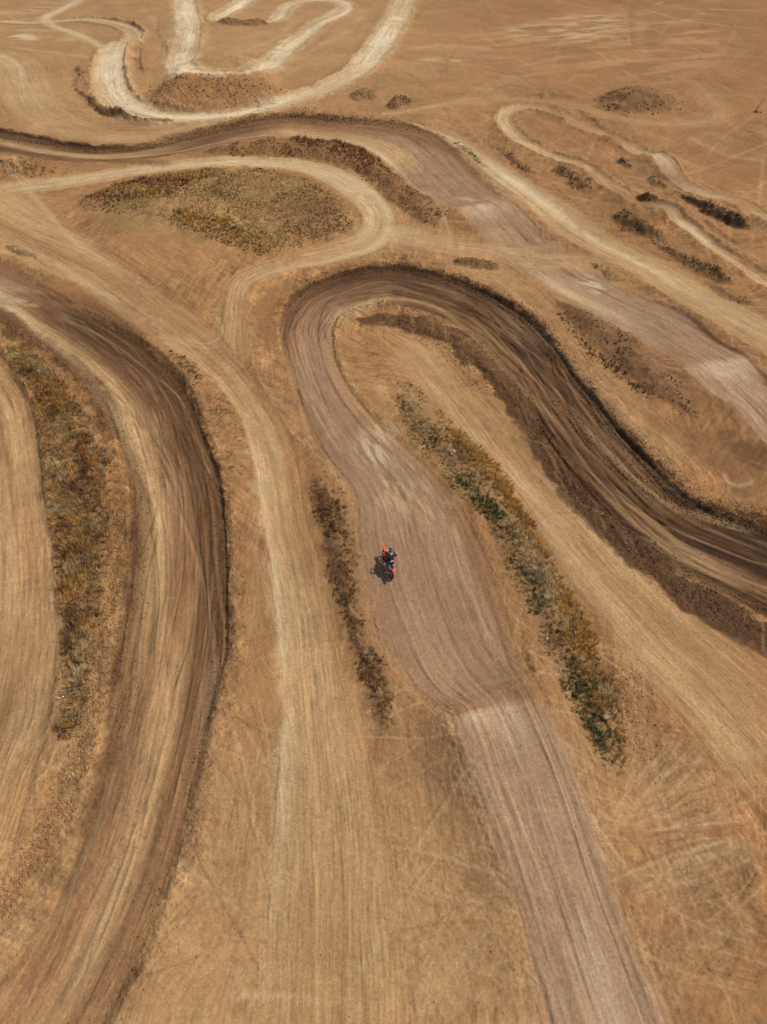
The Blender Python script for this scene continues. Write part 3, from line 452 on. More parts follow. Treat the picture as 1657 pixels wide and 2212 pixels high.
# random passes over the open ground
rr = random.Random(3)
for k in range(1900):
    cx, cy = rr.uniform(-50, 1700), rr.uniform(150, 2260)
    if k % 2: cx, cy = rr.uniform(850, 1690), rr.uniform(1500, 2260) if k % 4 == 1 else rr.uniform(20, 700)
    if k % 6 == 0: cx, cy = rr.uniform(450, 1080), rr.uniform(1500, 2260)
    x, y = ground_pt(cx, cy); x = float(x); y = float(y)
    a = rr.uniform(0, 6.283); cur = rr.gauss(0, .035); Ls = rr.uniform(3, 14)*(1+y/60); pts = []
    if k % 3: a = math.radians(100+rr.gauss(0, 35)) if cx < 1000 else math.radians(125+rr.gauss(0, 40))
    for q in range(8):
        pts.append((x, y)); x += math.cos(a)*Ls/7; y += math.sin(a)*Ls/7; a += cur*Ls/7*(.4 if y > 60 else 1)
    wd = rr.uniform(.035, .10)*(1+max(0, y-30)/50)
    mark(pts, wd, rr.choice('VPPYEEB' if cy > 1500 else 'VPPEB'), rr.uniform(.12, .50 if cy > 1500 else .36), rr.choice((-.012, -.005, 0)), world=True, ontrack=.22)
for p_ in ([(0,95),(80,108),(170,120),(215,132)], [(352,118),(374,60),(380,0)], [(430,132),(520,112),(600,80),(640,40)], [(650,125),(705,92),(762,60),(790,15)], [(300,10),(330,40),(345,80)], [(0,150),(20,200),(60,250),(140,280)], [(100,150),(110,210),(170,262),(260,290)], [(880,110),(960,100),(1080,110)], [(1170,60),(1260,50),(1370,70)], [(450,40),(480,10),(500,-10)], [(560,30),(640,26),(700,30)], [(1100,150),(1250,120),(1420,110),(1657,130)], [(1480,290),(1560,330),(1657,345)], [(1200,470),(1100,420),(1020,330),(960,270)]):
    mark(p_, rr.uniform(.5, 1.1), 'V', rr.uniform(.3, .55), 0, ontrack=.4)
def fan(p0, p1, n, spread0, spread1, cols, a0, a1, w0=.035, w1=.09, bend=.3):
    for _ in range(n):
        ax, ay = [float(q) for q in ground_pt(p0[0]+rr.gauss(0, spread0), p0[1]+rr.gauss(0, spread0))]; bx, by = [float(q) for q in ground_pt(p1[0]+rr.gauss(0, spread1), p1[1]+rr.gauss(0, spread1))]
        dx, dy = bx-ax, by-ay; q0 = rr.uniform(0, .45); q1 = rr.uniform(.55, 1); bd = rr.gauss(0, bend)
        mark([(ax+dx*q-dy*bd*q*(1-q), ay+dy*q+dx*bd*q*(1-q)) for q in np.linspace(q0, q1, 6)], rr.uniform(w0, w1), rr.choice(cols), rr.uniform(a0, a1)*(1 if w1 > .095 else .62), rr.choice((-.012, 0, -.006)), world=True, ontrack=.25)
fan((1320,1800), (1500,1560), 70, 22, 40, 'VPPEB', .2, .5); fan((1330,1790), (1657,1690), 70, 30, 45, 'VPPEB', .2, .5); fan((1340,1960), (1640,1840), 70, 35, 40, 'VPPEB', .2, .5)
fan((1380,2100), (1657,1980), 60, 40, 60, 'PTEEB', .2, .45); fan((1420,2212), (1480,1900), 40, 60, 60, 'PTEEB', .15, .4); fan((860,2230), (1090,1990), 90, 45, 45, 'VPYYE', .2, .5); fan((760,2200), (960,1850), 60, 60, 60, 'VPYEE', .15, .4)
fan((860,1500), (900,2000), 90, 30, 60, 'PYTEEB', .2, .45); fan((930,1520), (1060,1950), 60, 30, 30, 'PTEEB', .2, .4); fan((530,1450), (560,1050), 70, 40, 20, 'PTTEB', .15, .4); fan((480,2100), (560,1450), 90, 60, 50, 'PYTEEB', .15, .4)
fan((570,650), (600,900), 110, 30, 35, 'PTEBB', .2, .5); fan((330,640), (480,780), 60, 60, 25, 'PPTE', .2, .4); fan((120,480), (430,720), 90, 40, 50, 'PPTEE', .15, .4); fan((60,2100), (130,1650), 70, 60, 50, 'PTEEB', .15, .4)
fan((1320,1480), (1400,1700), 50, 40, 50, 'PTEEB', .2, .4); fan((1250,800), (1430,980), 70, 30, 40, 'PTTEE', .2, .45, .05, .12); fan((1300,620), (1657,860), 40, 40, 40, 'PTE', .15, .3, .05, .12); fan((880,700), (1050,850), 40, 40, 40, 'PTEB', .15, .4)
fan((1180,950), (1260,1110), 50, 18, 22, 'KKDE', .3, .6, .05, .1, .3); fan((1290,1080), (1440,1240), 60, 22, 25, 'KKDE', .3, .6, .05, .1, .3); fan((1100,820), (1200,960), 40, 20, 20, 'KDE', .25, .5, .05, .1, .3)
def ruts_along(tr, ka, kb, n, cols, wr, dh, a=(.3, .65)):
    A = np.array([ground_pt(*p) for p in tr['A']], float); B = np.array([ground_pt(*p) for p in tr['B']], float)
    for _ in range(n):
        k0 = rr.uniform(ka, kb-1.5); k1 = min(kb, k0+rr.uniform(1.5, (kb-ka)*.7)); ks_ = np.arange(k0, k1, .45)
        if len(ks_) < 3: continue
        q = rr.uniform(.06, .94); dr = rr.gauss(0, .035); ph = rr.uniform(0, 6); pts = []
        for j, k in enumerate(ks_):
            i = int(k); f = k-i; i2 = min(i+1, len(A)-1); qq = min(.97, max(.03, q+dr*j+.03*math.sin(ph+j*.9)))
            pts.append(tuple((A[i]*(1-f)+A[i2]*f)*qq+(B[i]*(1-f)+B[i2]*f)*(1-qq)))
        c = rr.choice(cols); mark(pts, rr.uniform(*wr), c, rr.uniform(*a), (dh if c in 'KDB' else dh*.2)*rr.uniform(.5, 1.2), world=True)
TM = next(t for t in TR if t['label'].startswith('main')); TL = next(t for t in TR if t['label'].startswith('dark churned'))
ruts_along(TM, 0, 12, 75, 'KKKDDPTEE', (.06, .17), -.09); ruts_along(TM, 11, 18, 40, 'KKDDBTE', (.05, .13), -.05, (.25, .5)); ruts_along(TM, 17, 34, 36, 'EEGHHQ', (.05, .12), -.012, (.10, .24))
ruts_along(TL, 2, 12, 60, 'KKDDBPTE', (.05, .12), -.07, (.25, .55)); ruts_along(TL, 11, 18, 40, 'DBEEPPV', (.045, .1), -.03, (.2, .42))
# tractor treads pressed into the soft soil
def tread(pts, n_w=.17, pitch=.2):
    W = np.array([ground_pt(*p) for p in pts], float)
    P, ks = catmull(np.c_[W, np.full(len(W), n_w)], 1.0); r = trace_ribbon(P, ks, .1)
    if r is None: return
    idx, s, dm, h, k = r
    ph = np.sin((s+np.abs(dm)*.9+np.where(dm > 0, pitch*.5, 0))*2*math.pi/pitch)
    m = sstep(1.15, .9, np.abs(dm)/h)*sstep(-.45, .2, vnoise(s*.6, s*0+pts[0][0], 95))
    HH[idx] += .02*m*ph; CC[idx] = CC[idx]*(1+.12*m*ph)[:, None]
for p in ([(1465,1829),(1540,1832),(1628,1842)], [(1480,1878),(1520,1864)], [(1545,1902),(1660,1920)], [(340,590),(336,625)], [(950,134),(1030,138)]):
    tread(p) if p[0][1] > 1000 else tread(p, .5, .9)
print('marks', time.time()-T0)
# wide, worn patchiness and fine grain
g1 = fbm(xf*6.5, yf*6.5, 120, 2); CC *= (1+.10*g1*sstep(260, 40, dist))[:, None]
g2 = fbm(xf*.18+3, yf*.18, 130, 4); CC *= (1+.15*g2)[:, None]
HH += RUF*(.05*fbm(xf*3.1, yf*3.1, 140, 3)+.035*g1)+.006*g1
fadeo = sstep(400, 260, dist)*1.0
HH *= fadeo
CC = np.clip(CC, .012, .85)
Hg = HH.reshape(NR, NC)
def ground_z(x, y):
    x = np.asarray(x, float); y = np.asarray(y, float)
    r = np.clip(np.interp(y, YS, np.arange(NR)), 0, NR-1.001); wv = (np.maximum(y, 6.0)*CP+H*SP)*(828.5/F)
    c = np.clip(np.interp(x/wv, US, np.arange(NC)), 0, NC-1.001)
    ri = r.astype(int); ci = c.astype(int); fr = r-ri; fc = c-ci
    return (Hg[ri, ci]*(1-fr)+Hg[ri+1, ci]*fr)*(1-fc)+(Hg[ri, ci+1]*(1-fr)+Hg[ri+1, ci+1]*fr)*fc
def ground_col(x, y):
    r = np.clip(np.rint(np.interp(y, YS, np.arange(NR))).astype(int), 0, NR-1); wv = (np.maximum(y, 6.0)*CP+H*SP)*(828.5/F)
    c = np.clip(np.rint(np.interp(x/wv, US, np.arange(NC))).astype(int), 0, NC-1); return CC[r*NC+c]
# smooth normals of the whole sheet, so the pieces join without a seam
Pn = np.stack([X, Y, Hg], -1)
gu = np.empty_like(Pn); gu[:, 1:-1] = Pn[:, 2:]-Pn[:, :-2]; gu[:, 0] = Pn[:, 1]-Pn[:, 0]; gu[:, -1] = Pn[:, -1]-Pn[:, -2]
gv = np.empty_like(Pn); gv[1:-1] = Pn[2:]-Pn[:-2]; gv[0] = Pn[1]-Pn[0]; gv[-1] = Pn[-1]-Pn[-2]
NRM = np.cross(gu, gv); NRM /= np.linalg.norm(NRM, axis=-1, keepdims=True)+1e-12
Pn = Pn.reshape(-1, 3); NRM = NRM.reshape(-1, 3)

# ------------------------------------------------------------------ materials
def new_mat(name):
    m = bpy.data.materials.new(name); m.use_nodes = True; return m, m.node_tree, m.node_tree.nodes['Principled BSDF']
def soil_material():
    m, t, b = new_mat('packed_soil'); L = t.links; N = t.nodes
    att = N.new('ShaderNodeAttribute'); att.attribute_name = 'soil'
    nr_ = N.new('ShaderNodeAttribute'); nr_.attribute_name = 'nrm'
    geo = N.new('ShaderNodeNewGeometry')
    def noise(scale, detail, rough=.6):
        n = N.new('ShaderNodeTexNoise'); n.inputs['Scale'].default_value = scale; n.inputs['Detail'].default_value = detail
        n.inputs['Roughness'].default_value = rough; L.new(geo.outputs['Position'], n.inputs['Vector']); return n
    a = noise(9.0, 4, .7); c = noise(31.0, 3, .7)
    mr = N.new('ShaderNodeMapRange'); mr.inputs[1].default_value = .33; mr.inputs[2].default_value = .67; mr.inputs[3].default_value = .62; mr.inputs[4].default_value = 1.36
    mx = N.new('ShaderNodeMath'); mx.operation = 'ADD'; L.new(a.outputs[0], mx.inputs[0]); L.new(c.outputs[0], mx.inputs[1])
    hf = N.new('ShaderNodeMath'); hf.operation = 'MULTIPLY'; hf.inputs[1].default_value = .5; L.new(mx.outputs[0], hf.inputs[0])
    L.new(hf.outputs[0], mr.inputs[0])
    vm = N.new('ShaderNodeVectorMath'); vm.operation = 'SCALE'; L.new(att.outputs['Color'], vm.inputs[0]); L.new(mr.outputs[0], vm.inputs['Scale'])
    fl = N.new('ShaderNodeAttribute'); fl.attribute_name = 'flow'
    sp = N.new('ShaderNodeSeparateXYZ'); L.new(fl.outputs['Vector'], sp.inputs[0])
    cb = N.new('ShaderNodeCombineXYZ'); m1 = N.new('ShaderNodeMath'); m1.operation = 'MULTIPLY'; m1.inputs[1].default_value = .55; m2 = N.new('ShaderNodeMath'); m2.operation = 'MULTIPLY'; m2.inputs[1].default_value = 8.5
    L.new(sp.outputs[0], m1.inputs[0]); L.new(sp.outputs[1], m2.inputs[0]); L.new(m1.outputs[0], cb.inputs[0]); L.new(m2.outputs[0], cb.inputs[1])
    ns = N.new('ShaderNodeTexNoise'); ns.inputs['Scale'].default_value = 1.0; ns.inputs['Detail'].default_value = 3.5; ns.inputs['Roughness'].default_value = .7; L.new(cb.outputs[0], ns.inputs['Vector'])
    m3 = N.new('ShaderNodeMapRange'); m3.inputs[1].default_value = .3; m3.inputs[2].default_value = .7; m3.inputs[3].default_value = -.19; m3.inputs[4].default_value = .19; L.new(ns.outputs[0], m3.inputs[0])
    m4 = N.new('ShaderNodeMath'); m4.operation = 'MULTIPLY_ADD'; m4.inputs[2].default_value = 1.0; L.new(m3.outputs[0], m4.inputs[0]); L.new(sp.outputs[2], m4.inputs[1])
    vm2 = N.new('ShaderNodeVectorMath'); vm2.operation = 'SCALE'; L.new(vm.outputs[0], vm2.inputs[0]); L.new(m4.outputs[0], vm2.inputs['Scale'])
    L.new(vm2.outputs[0], b.inputs['Base Color'])
    bp = N.new('ShaderNodeBump'); bp.inputs['Strength'].default_value = .5; bp.inputs['Distance'].default_value = .035
    L.new(hf.outputs[0], bp.inputs['Height']); L.new(nr_.outputs['Vector'], bp.inputs['Normal']); L.new(bp.outputs[0], b.inputs['Normal'])
    b.inputs['Roughness'].default_value = .95; b.inputs['Specular IOR Level'].default_value = .12
    return m
SOIL = soil_material()
def tagk(o, label, cat=None, group=None, kind=None):
    o['label'] = label
    if cat: o['category'] = cat
    if group: o['group'] = group
    if kind: o['kind'] = kind
    return o
def raw_mesh(name, V, Fc, mat, attrs=None, smooth=True, nside=None):
    """V (n,3), Fc (m,k) arrays -> mesh object"""
    me = bpy.data.meshes.new(name); V = np.asarray(V, np.float32); Fc = np.asarray(Fc, np.int32); k = Fc.shape[1]
    me.vertices.add(len(V)); me.vertices.foreach_set('co', V.ravel())
    me.loops.add(Fc.size); me.loops.foreach_set('vertex_index', Fc.ravel())
    me.polygons.add(len(Fc)); me.polygons.foreach_set('loop_start', np.arange(0, Fc.size, k, dtype=np.int32))
    try: me.polygons.foreach_set('loop_total', np.full(len(Fc), k, np.int32))
    except Exception: pass
    me.update(calc_edges=True)
    me.polygons.foreach_set('use_smooth', np.full(len(Fc), smooth, bool))
    for an, (ty, data) in (attrs or {}).items():
        a = me.attributes.new(an, ty, 'POINT'); data = np.asarray(data, np.float32)
        if ty == 'FLOAT_COLOR': a.data.foreach_set('color', np.c_[data, np.ones(len(data), np.float32)].astype(np.float32).ravel())
        else: a.data.foreach_set('vector', data.ravel())
    me.materials.append(mat)
    o = bpy.data.objects.new(name, me); COL.objects.link(o); return o
LG = LAB.reshape(NR, NC)[:-1, :-1]
i0 = (np.arange(NR-1)[:, None]*NC+np.arange(NC-1)[None, :])
FQ = np.stack([i0, i0+1, i0+NC+1, i0+NC], -1).reshape(-1, 4); LGf = LG.ravel()
def sheet(name, lab, label):
    f = FQ[LGf == lab]
    if len(f) == 0: return
    used = np.zeros(NR*NC, bool); used[f.ravel()] = True; ids = np.flatnonzero(used); mp = np.zeros(NR*NC, np.int32); mp[ids] = np.arange(len(ids))
    o = raw_mesh(name, Pn[ids], mp[f], SOIL, {'soil': ('FLOAT_COLOR', CC[ids]), 'nrm': ('FLOAT_VECTOR', NRM[ids]), 'flow': ('FLOAT_VECTOR', FLW[ids])})
    o['kind'] = 'structure'
    if label: o['label'] = label
    return o
sheet('ground', 0, 'open tan and brown bare earth between the race tracks')
for ti, t in enumerate(TR): sheet('dirt_track', ti+1, t['label'])
sheet('spoil_heap', MOUND_LAB, 'dark flat topped spoil heap inside the curved lane at the upper right')
sheet('spoil_heap', MOUND_LAB+1, 'steep tan spoil bank under the whitish bend at the upper left')
print('sheets', time.time()-T0)

# ------------------------------------------------------------------ dry grass and weeds (nobody could count the blades)
def leaf_material():
    m, t, b = new_mat('dry_stalks'); N = t.nodes
    att = N.new('ShaderNodeAttribute'); att.attribute_name = 'tint'
    t.links.new(att.outputs['Color'], b.inputs['Base Color']); b.inputs['Roughness'].default_value = .8; b.inputs['Specular IOR Level'].default_value = .15
    return m
LEAF = leaf_material()
GOLD = [(186,140,72),(168,122,60),(190,150,90),(154,112,60),(174,140,84)]
MEAD = [(166,132,86),(148,118,76),(174,144,96),(132,106,70),(150,128,84)]
STRAW = [(188,160,116),(172,142,98),(200,172,130),(150,122,84)]
RUST = [(132,92,58),(150,106,66),(110,78,52),(164,122,82),(96,68,46)]
DARK = [(106,82,56),(86,68,48),(120,94,64),(94,78,55),(138,108,74)]
GREEN = [(66,80,44),(50,66,36),(84,92,52),(58,70,44),(104,102,62)]
kinds = {'dry_grass': [], 'brown_scrub': [], 'green_weeds': []}
def tufts(pts, dens, hgt, mix, kind, clump=.3, flow=None, thr=-.2, nb=12, seed=0, wide=.016, lay=.9, inset=0.0):
    """pts polygon (traced), dens tufts per m2"""
    rg = np.random.default_rng(seed+5); P = world_poly(pts, 1.5)
    x0, y0 = P.min(0); x1, y1 = P.max(0); n = int((x1-x0)*(y1-y0)*dens)
    if n < 1: return
    x = rg.uniform(x0, x1, n); y = rg.uniform(y0, y1, n)
    s = poly_sd(P, x, y)+.5*fbm(x*.9, y*.9, seed+3, 3)
    keep = (s > inset+.5*rg.random(n)**2*(1+y/50)) & (fbm(x*clump*2, y*clump*2, seed+11, 3)+.35*rg.uniform(-1, 1, n) > thr); x = x[keep]; y = y[keep]
    if not len(x): return
    n = len(x); col = np.array([alb(c) for c in mix])
    ci = np.clip((fbm(x*.75, y*.75, seed+21, 2)*.85+.5)*len(mix)+rg.normal(0, .8, n), 0, len(mix)-1).astype(int)
    fa = (flow if flow is not None else 0)+2.4*vnoise(x*.35, y*.35, seed+31)
    hh = hgt*(.55+.8*rg.random(n))*(.8+.4*vnoise(x*.5, y*.5, seed+41))
    X_ = np.repeat(x, nb); Y_ = np.repeat(y, nb); m = n*nb
    a = rg.uniform(0, 2*math.pi, m); bx = X_+np.cos(a)*.05*rg.random(m); by = Y_+np.sin(a)*.05*rg.random(m)
    l = np.repeat(hh, nb)*(.6+.6*rg.random(m)); fl = np.repeat(fa, nb)
    dx = np.cos(a)*.55+np.cos(fl)*lay*.6; dy = np.sin(a)*.55+np.sin(fl)*lay*.6
    up = .45+.5*rg.random(m); nn = np.sqrt(dx*dx+dy*dy+up*up)
    z = ground_z(bx, by)-.02
    far = 1+np.maximum(0, Y_-45)/60
    wv = wide*(.6+.8*rg.random(m))*far; pa = a+math.pi/2+rg.normal(0, .5, m)
    v0 = np.c_[bx-np.cos(pa)*wv, by-np.sin(pa)*wv, z]; v1 = np.c_[bx+np.cos(pa)*wv, by+np.sin(pa)*wv, z]
    v2 = np.c_[bx+dx/nn*l, by+dy/nn*l, z+up/nn*l]
    c = col[np.repeat(ci, nb)]*(1.0+.7*rg.random(m))[:, None]
    kinds[kind].append((np.stack([v0, v1, v2], 1).reshape(-1, 3), np.repeat(c, 3, 0)))
PI = math.pi
tufts(V1, 34, .50, STRAW+[(150,132,104),(132,112,84)]+GOLD[:3]+RUST, 'dry_grass', .3, 2.2, -.25, seed=1)
tufts(V1, 30, .34, RUST+DARK, 'brown_scrub', .5, 0.3, -.15, seed=2)
tufts([(155,860),(205,950),(238,1040),(238,1200),(220,1320),(190,1320),(170,1150),(160,1000)], 26, .38, DARK+RUST, 'brown_scrub', .5, 0, -.1, seed=3)
tufts([(20,755),(60,745),(110,795),(150,850),(190,920),(150,950),(95,900),(60,840)], 30, .45, RUST+GOLD, 'dry_grass', .4, 2.6, -.3, seed=4)
tufts([(90,1000),(200,1180),(215,1330),(180,1420),(140,1450),(115,1250)], 12, .25, GREEN+DARK, 'green_weeds', .5, 0, .25, seed=5)
tufts([(120,1560),(140,1460),(195,1450),(180,1560),(140,1620)], 26, .35, DARK+STRAW, 'brown_scrub', .5, 0, -.15, seed=6)
tufts(V2, 60, .26, DARK+RUST+STRAW[3:], 'brown_scrub', .5, 0, -.3, seed=7)
tufts([(690,1110),(725,1180),(770,1250),(775,1380),(835,1470),(850,1530),(820,1560),(780,1460),(735,1340),(710,1230)], 24, .28, DARK+GREEN[:2], 'brown_scrub', .6, 0, -.05, seed=8)
tufts(V3, 40, .26, STRAW+RUST+GOLD+DARK[2:], 'dry_grass', .4, .5, -.08, seed=9)
tufts([(960,925),(1000,925),(1070,1000),(1120,1075),(1165,1150),(1200,1215),(1170,1210),(1110,1130),(1050,1050),(990,990)], 80, .42, GOLD, 'dry_grass', .3, 1.8, -.9, seed=10)
tufts([(850,850),(900,890),(960,950),(1040,1040),(1100,1120),(1150,1220),(1190,1310),(1150,1330),(1100,1230),(1050,1140),(980,1050),(915,975),(868,915)], 60, .30, GREEN+STRAW+STRAW, 'green_weeds', .5, .3, -.25, seed=11)
tufts([(1090,1120),(1150,1160),(1215,1270),(1200,1310),(1150,1260),(1110,1190)], 75, .42, STRAW+[(160,146,118),(142,128,100)], 'dry_grass', .4, 2.4, -.4, seed=12)
tufts([(1180,1210),(1225,1250),(1270,1340),(1310,1430),(1342,1520),(1300,1560),(1260,1450),(1215,1350)], 85, .46, GOLD+RUST[:1]+STRAW[:2], 'dry_grass', .4, 2.4, -.6, seed=13)
tufts([(1150,1290),(1215,1340),(1260,1440),(1310,1560),(1350,1600),(1345,1670),(1300,1650),(1240,1550),(1195,1440),(1165,1360)], 60, .30, GREEN+DARK[2:4]+STRAW[:1], 'green_weeds', .5, 0, -.28, seed=14)
tufts([(795,760),(825,765),(840,790),(815,790)], 26, .25, GREEN, 'green_weeds', .8, 0, .0, seed=15)
bank([(755,700),(820,690),(850,740),(900,830),(880,900),(830,860),(780,780)], .15, 1.2, .5, 203, (178, 138, 100), .6, .9, rel=.6)
tufts([(770,700),(820,710),(850,800),(930,870),(860,880),(800,800)], 4, .2, STRAW+RUST, 'dry_grass', .6, 0, .0, seed=16)
tufts([(370,764),(405,775),(440,815),(425,825),(390,795)], 42, .28, GREEN, 'green_weeds', .8, 0, -.05, seed=17)
tufts([(415,800),(475,850),(512,915),(528,1000),(500,990),(465,900)], 34, .33, GOLD+STRAW, 'dry_grass', .4, 1.6, -.15, seed=18)
tufts(V9, 12, .25, RUST+STRAW, 'brown_scrub', .5, 0, .0, seed=19)
tufts(V4, 26, .20, MEAD+RUST[:1], 'dry_grass', .15, 1.2, -.15, nb=7, wide=.022, seed=20)
tufts([(175,440),(235,410),(330,388),(420,372),(455,385),(400,430),(330,445),(250,450)], 13, .55, GOLD+RUST, 'dry_grass', .3, 1.2, -.35, nb=8, wide=.024, seed=21)
tufts([(370,470),(470,480),(560,505),(600,535),(560,552),(490,535),(430,510),(380,495)], 18, .6, GOLD+GOLD+STRAW, 'dry_grass', .25, 1.2, -.4, nb=8, wide=.024, seed=22)
tufts([(590,400),(680,400),(745,450),(768,490),(710,520),(610,520),(600,470)], 11, .22, DARK+RUST+GREEN[:1], 'brown_scrub', .3, 0, .0, nb=8, wide=.024, seed=23)
tufts([(420,400),(560,385),(620,430),(590,480),(460,470),(380,450)], 7, .2, RUST+STRAW+GREEN[2:]+STRAW, 'brown_scrub', .25, 0, .05, nb=8, wide=.024, seed=24)
tufts([(170,448),(250,440),(330,440),(300,470),(200,465)], 8, .3, GREEN+STRAW, 'green_weeds', .3, 0, -.1, nb=7, wide=.024, seed=25)
tufts(V5, 16, .24, RUST+MEAD[:2]+STRAW[:2]+DARK[2:], 'brown_scrub', .3, 0, -.15, nb=8, wide=.024, seed=26)
tufts([(620,302),(710,310),(790,330),(850,378),(800,380),(740,350),(660,330)], 12, .6, [(140,90,48),(120,80,46)]+RUST, 'dry_grass', .3, 1.5, -.2, nb=8, wide=.024, seed=27)
tufts(V6, 14, .2, RUST+DARK, 'brown_scrub', .35, 0, -.02, nb=8, wide=.03, seed=28)
tufts([(1200,670),(1260,728),(1330,785),(1400,840),(1430,860),(1400,862),(1330,812),(1255,748)], 34, .3, DARK+RUST[:1], 'brown_scrub', .4, 0, -.6, nb=8, wide=.03, seed=29)
tufts(V7, 3, .18, DARK+RUST+RUST, 'brown_scrub', .3, 0, .0, nb=7, wide=.05, seed=30)
for i, (p, k, mx_, dn, hg) in enumerate([(ell(862,224,34,9,-12), 'brown_scrub', DARK+STRAW, 9, .25), (ell(790,206,32,13,-10), 'green_weeds', GREEN+STRAW, 9, .22), (ell(1030,570,52,10,6), 'brown_scrub', DARK+GOLD, 26, .25),
    (ell(1242,388,48,16,22), 'brown_scrub', DARK+RUST, 16, .28), (ell(1378,492,66,20,30), 'brown_scrub', DARK+RUST, 15, .26), (ell(1550,466,80,9,27), 'brown_scrub', DARK[:4], 24, .4), (ell(1500,572,86,10,27), 'brown_scrub', DARK+STRAW, 18, .26), (ell(1548,596,32,12,25), 'brown_scrub', DARK, 22, .3),
    (ell(1350,356,24,6,18), 'brown_scrub', DARK, 10, .4), (ell(1415,392,28,6,25), 'brown_scrub', DARK, 10, .4), (ell(1115,350,52,8,36), 'brown_scrub', RUST+DARK, 7, .45), (ell(1010,330,48,8,40), 'green_weeds', GREEN+STRAW, 12, .35), (ell(1310,586,44,8,28), 'dry_grass', STRAW+GOLD+DARK[:2], 14, .35),
    (ell(40,543,40,6,18), 'dry_grass', STRAW+GOLD+DARK[:2], 14, .3), (ell(205,228,46,8,40), 'brown_scrub', DARK+RUST, 9, .3), (ell(275,256,60,6,10), 'brown_scrub', DARK+RUST, 9, .3), (ell(172,165,12,22,5), 'brown_scrub', RUST, 2, .4), (ell(1636,243,8,3,0), 'brown_scrub', DARK, 30, .5),
    (ell(1580,640,55,9,25), 'brown_scrub', DARK+STRAW, 12, .22), (ell(1390,437,26,5,15), 'brown_scrub', DARK, 10, .4), (ell(1240,1010,30,70,-30), 'brown_scrub', RUST, 1.2, .25), (ell(715,1040,26,40,-30), 'brown_scrub', RUST+STRAW, 14, .22), (ell(560,860,60,9,62), 'dry_grass', STRAW, .5, .2)]):
    tufts(p, dn, hg, mx_, k, .4, 0, -.25, nb=8, wide=.024 if p[0][1] < 700 else .022, seed=50+i)
for nm, lb, ct in (('dry_grass', 'golden and straw coloured dry grass combed over the banks between the tracks', 'grass'), ('brown_scrub', 'dark brown dead scrub and weeds matted on the banks', 'scrub'), ('green_weeds', 'dull green low weeds growing among the dry grass', 'weeds')):
    V = np.concatenate([a for a, b in kinds[nm]]); C_ = np.concatenate([b for a, b in kinds[nm]])
    o = raw_mesh(nm, V, np.arange(len(V)).reshape(-1, 3), LEAF, {'tint': ('FLOAT_COLOR', C_)}, smooth=False)
    tagk(o, lb, ct, kind='stuff'); print(nm, len(V)//3)
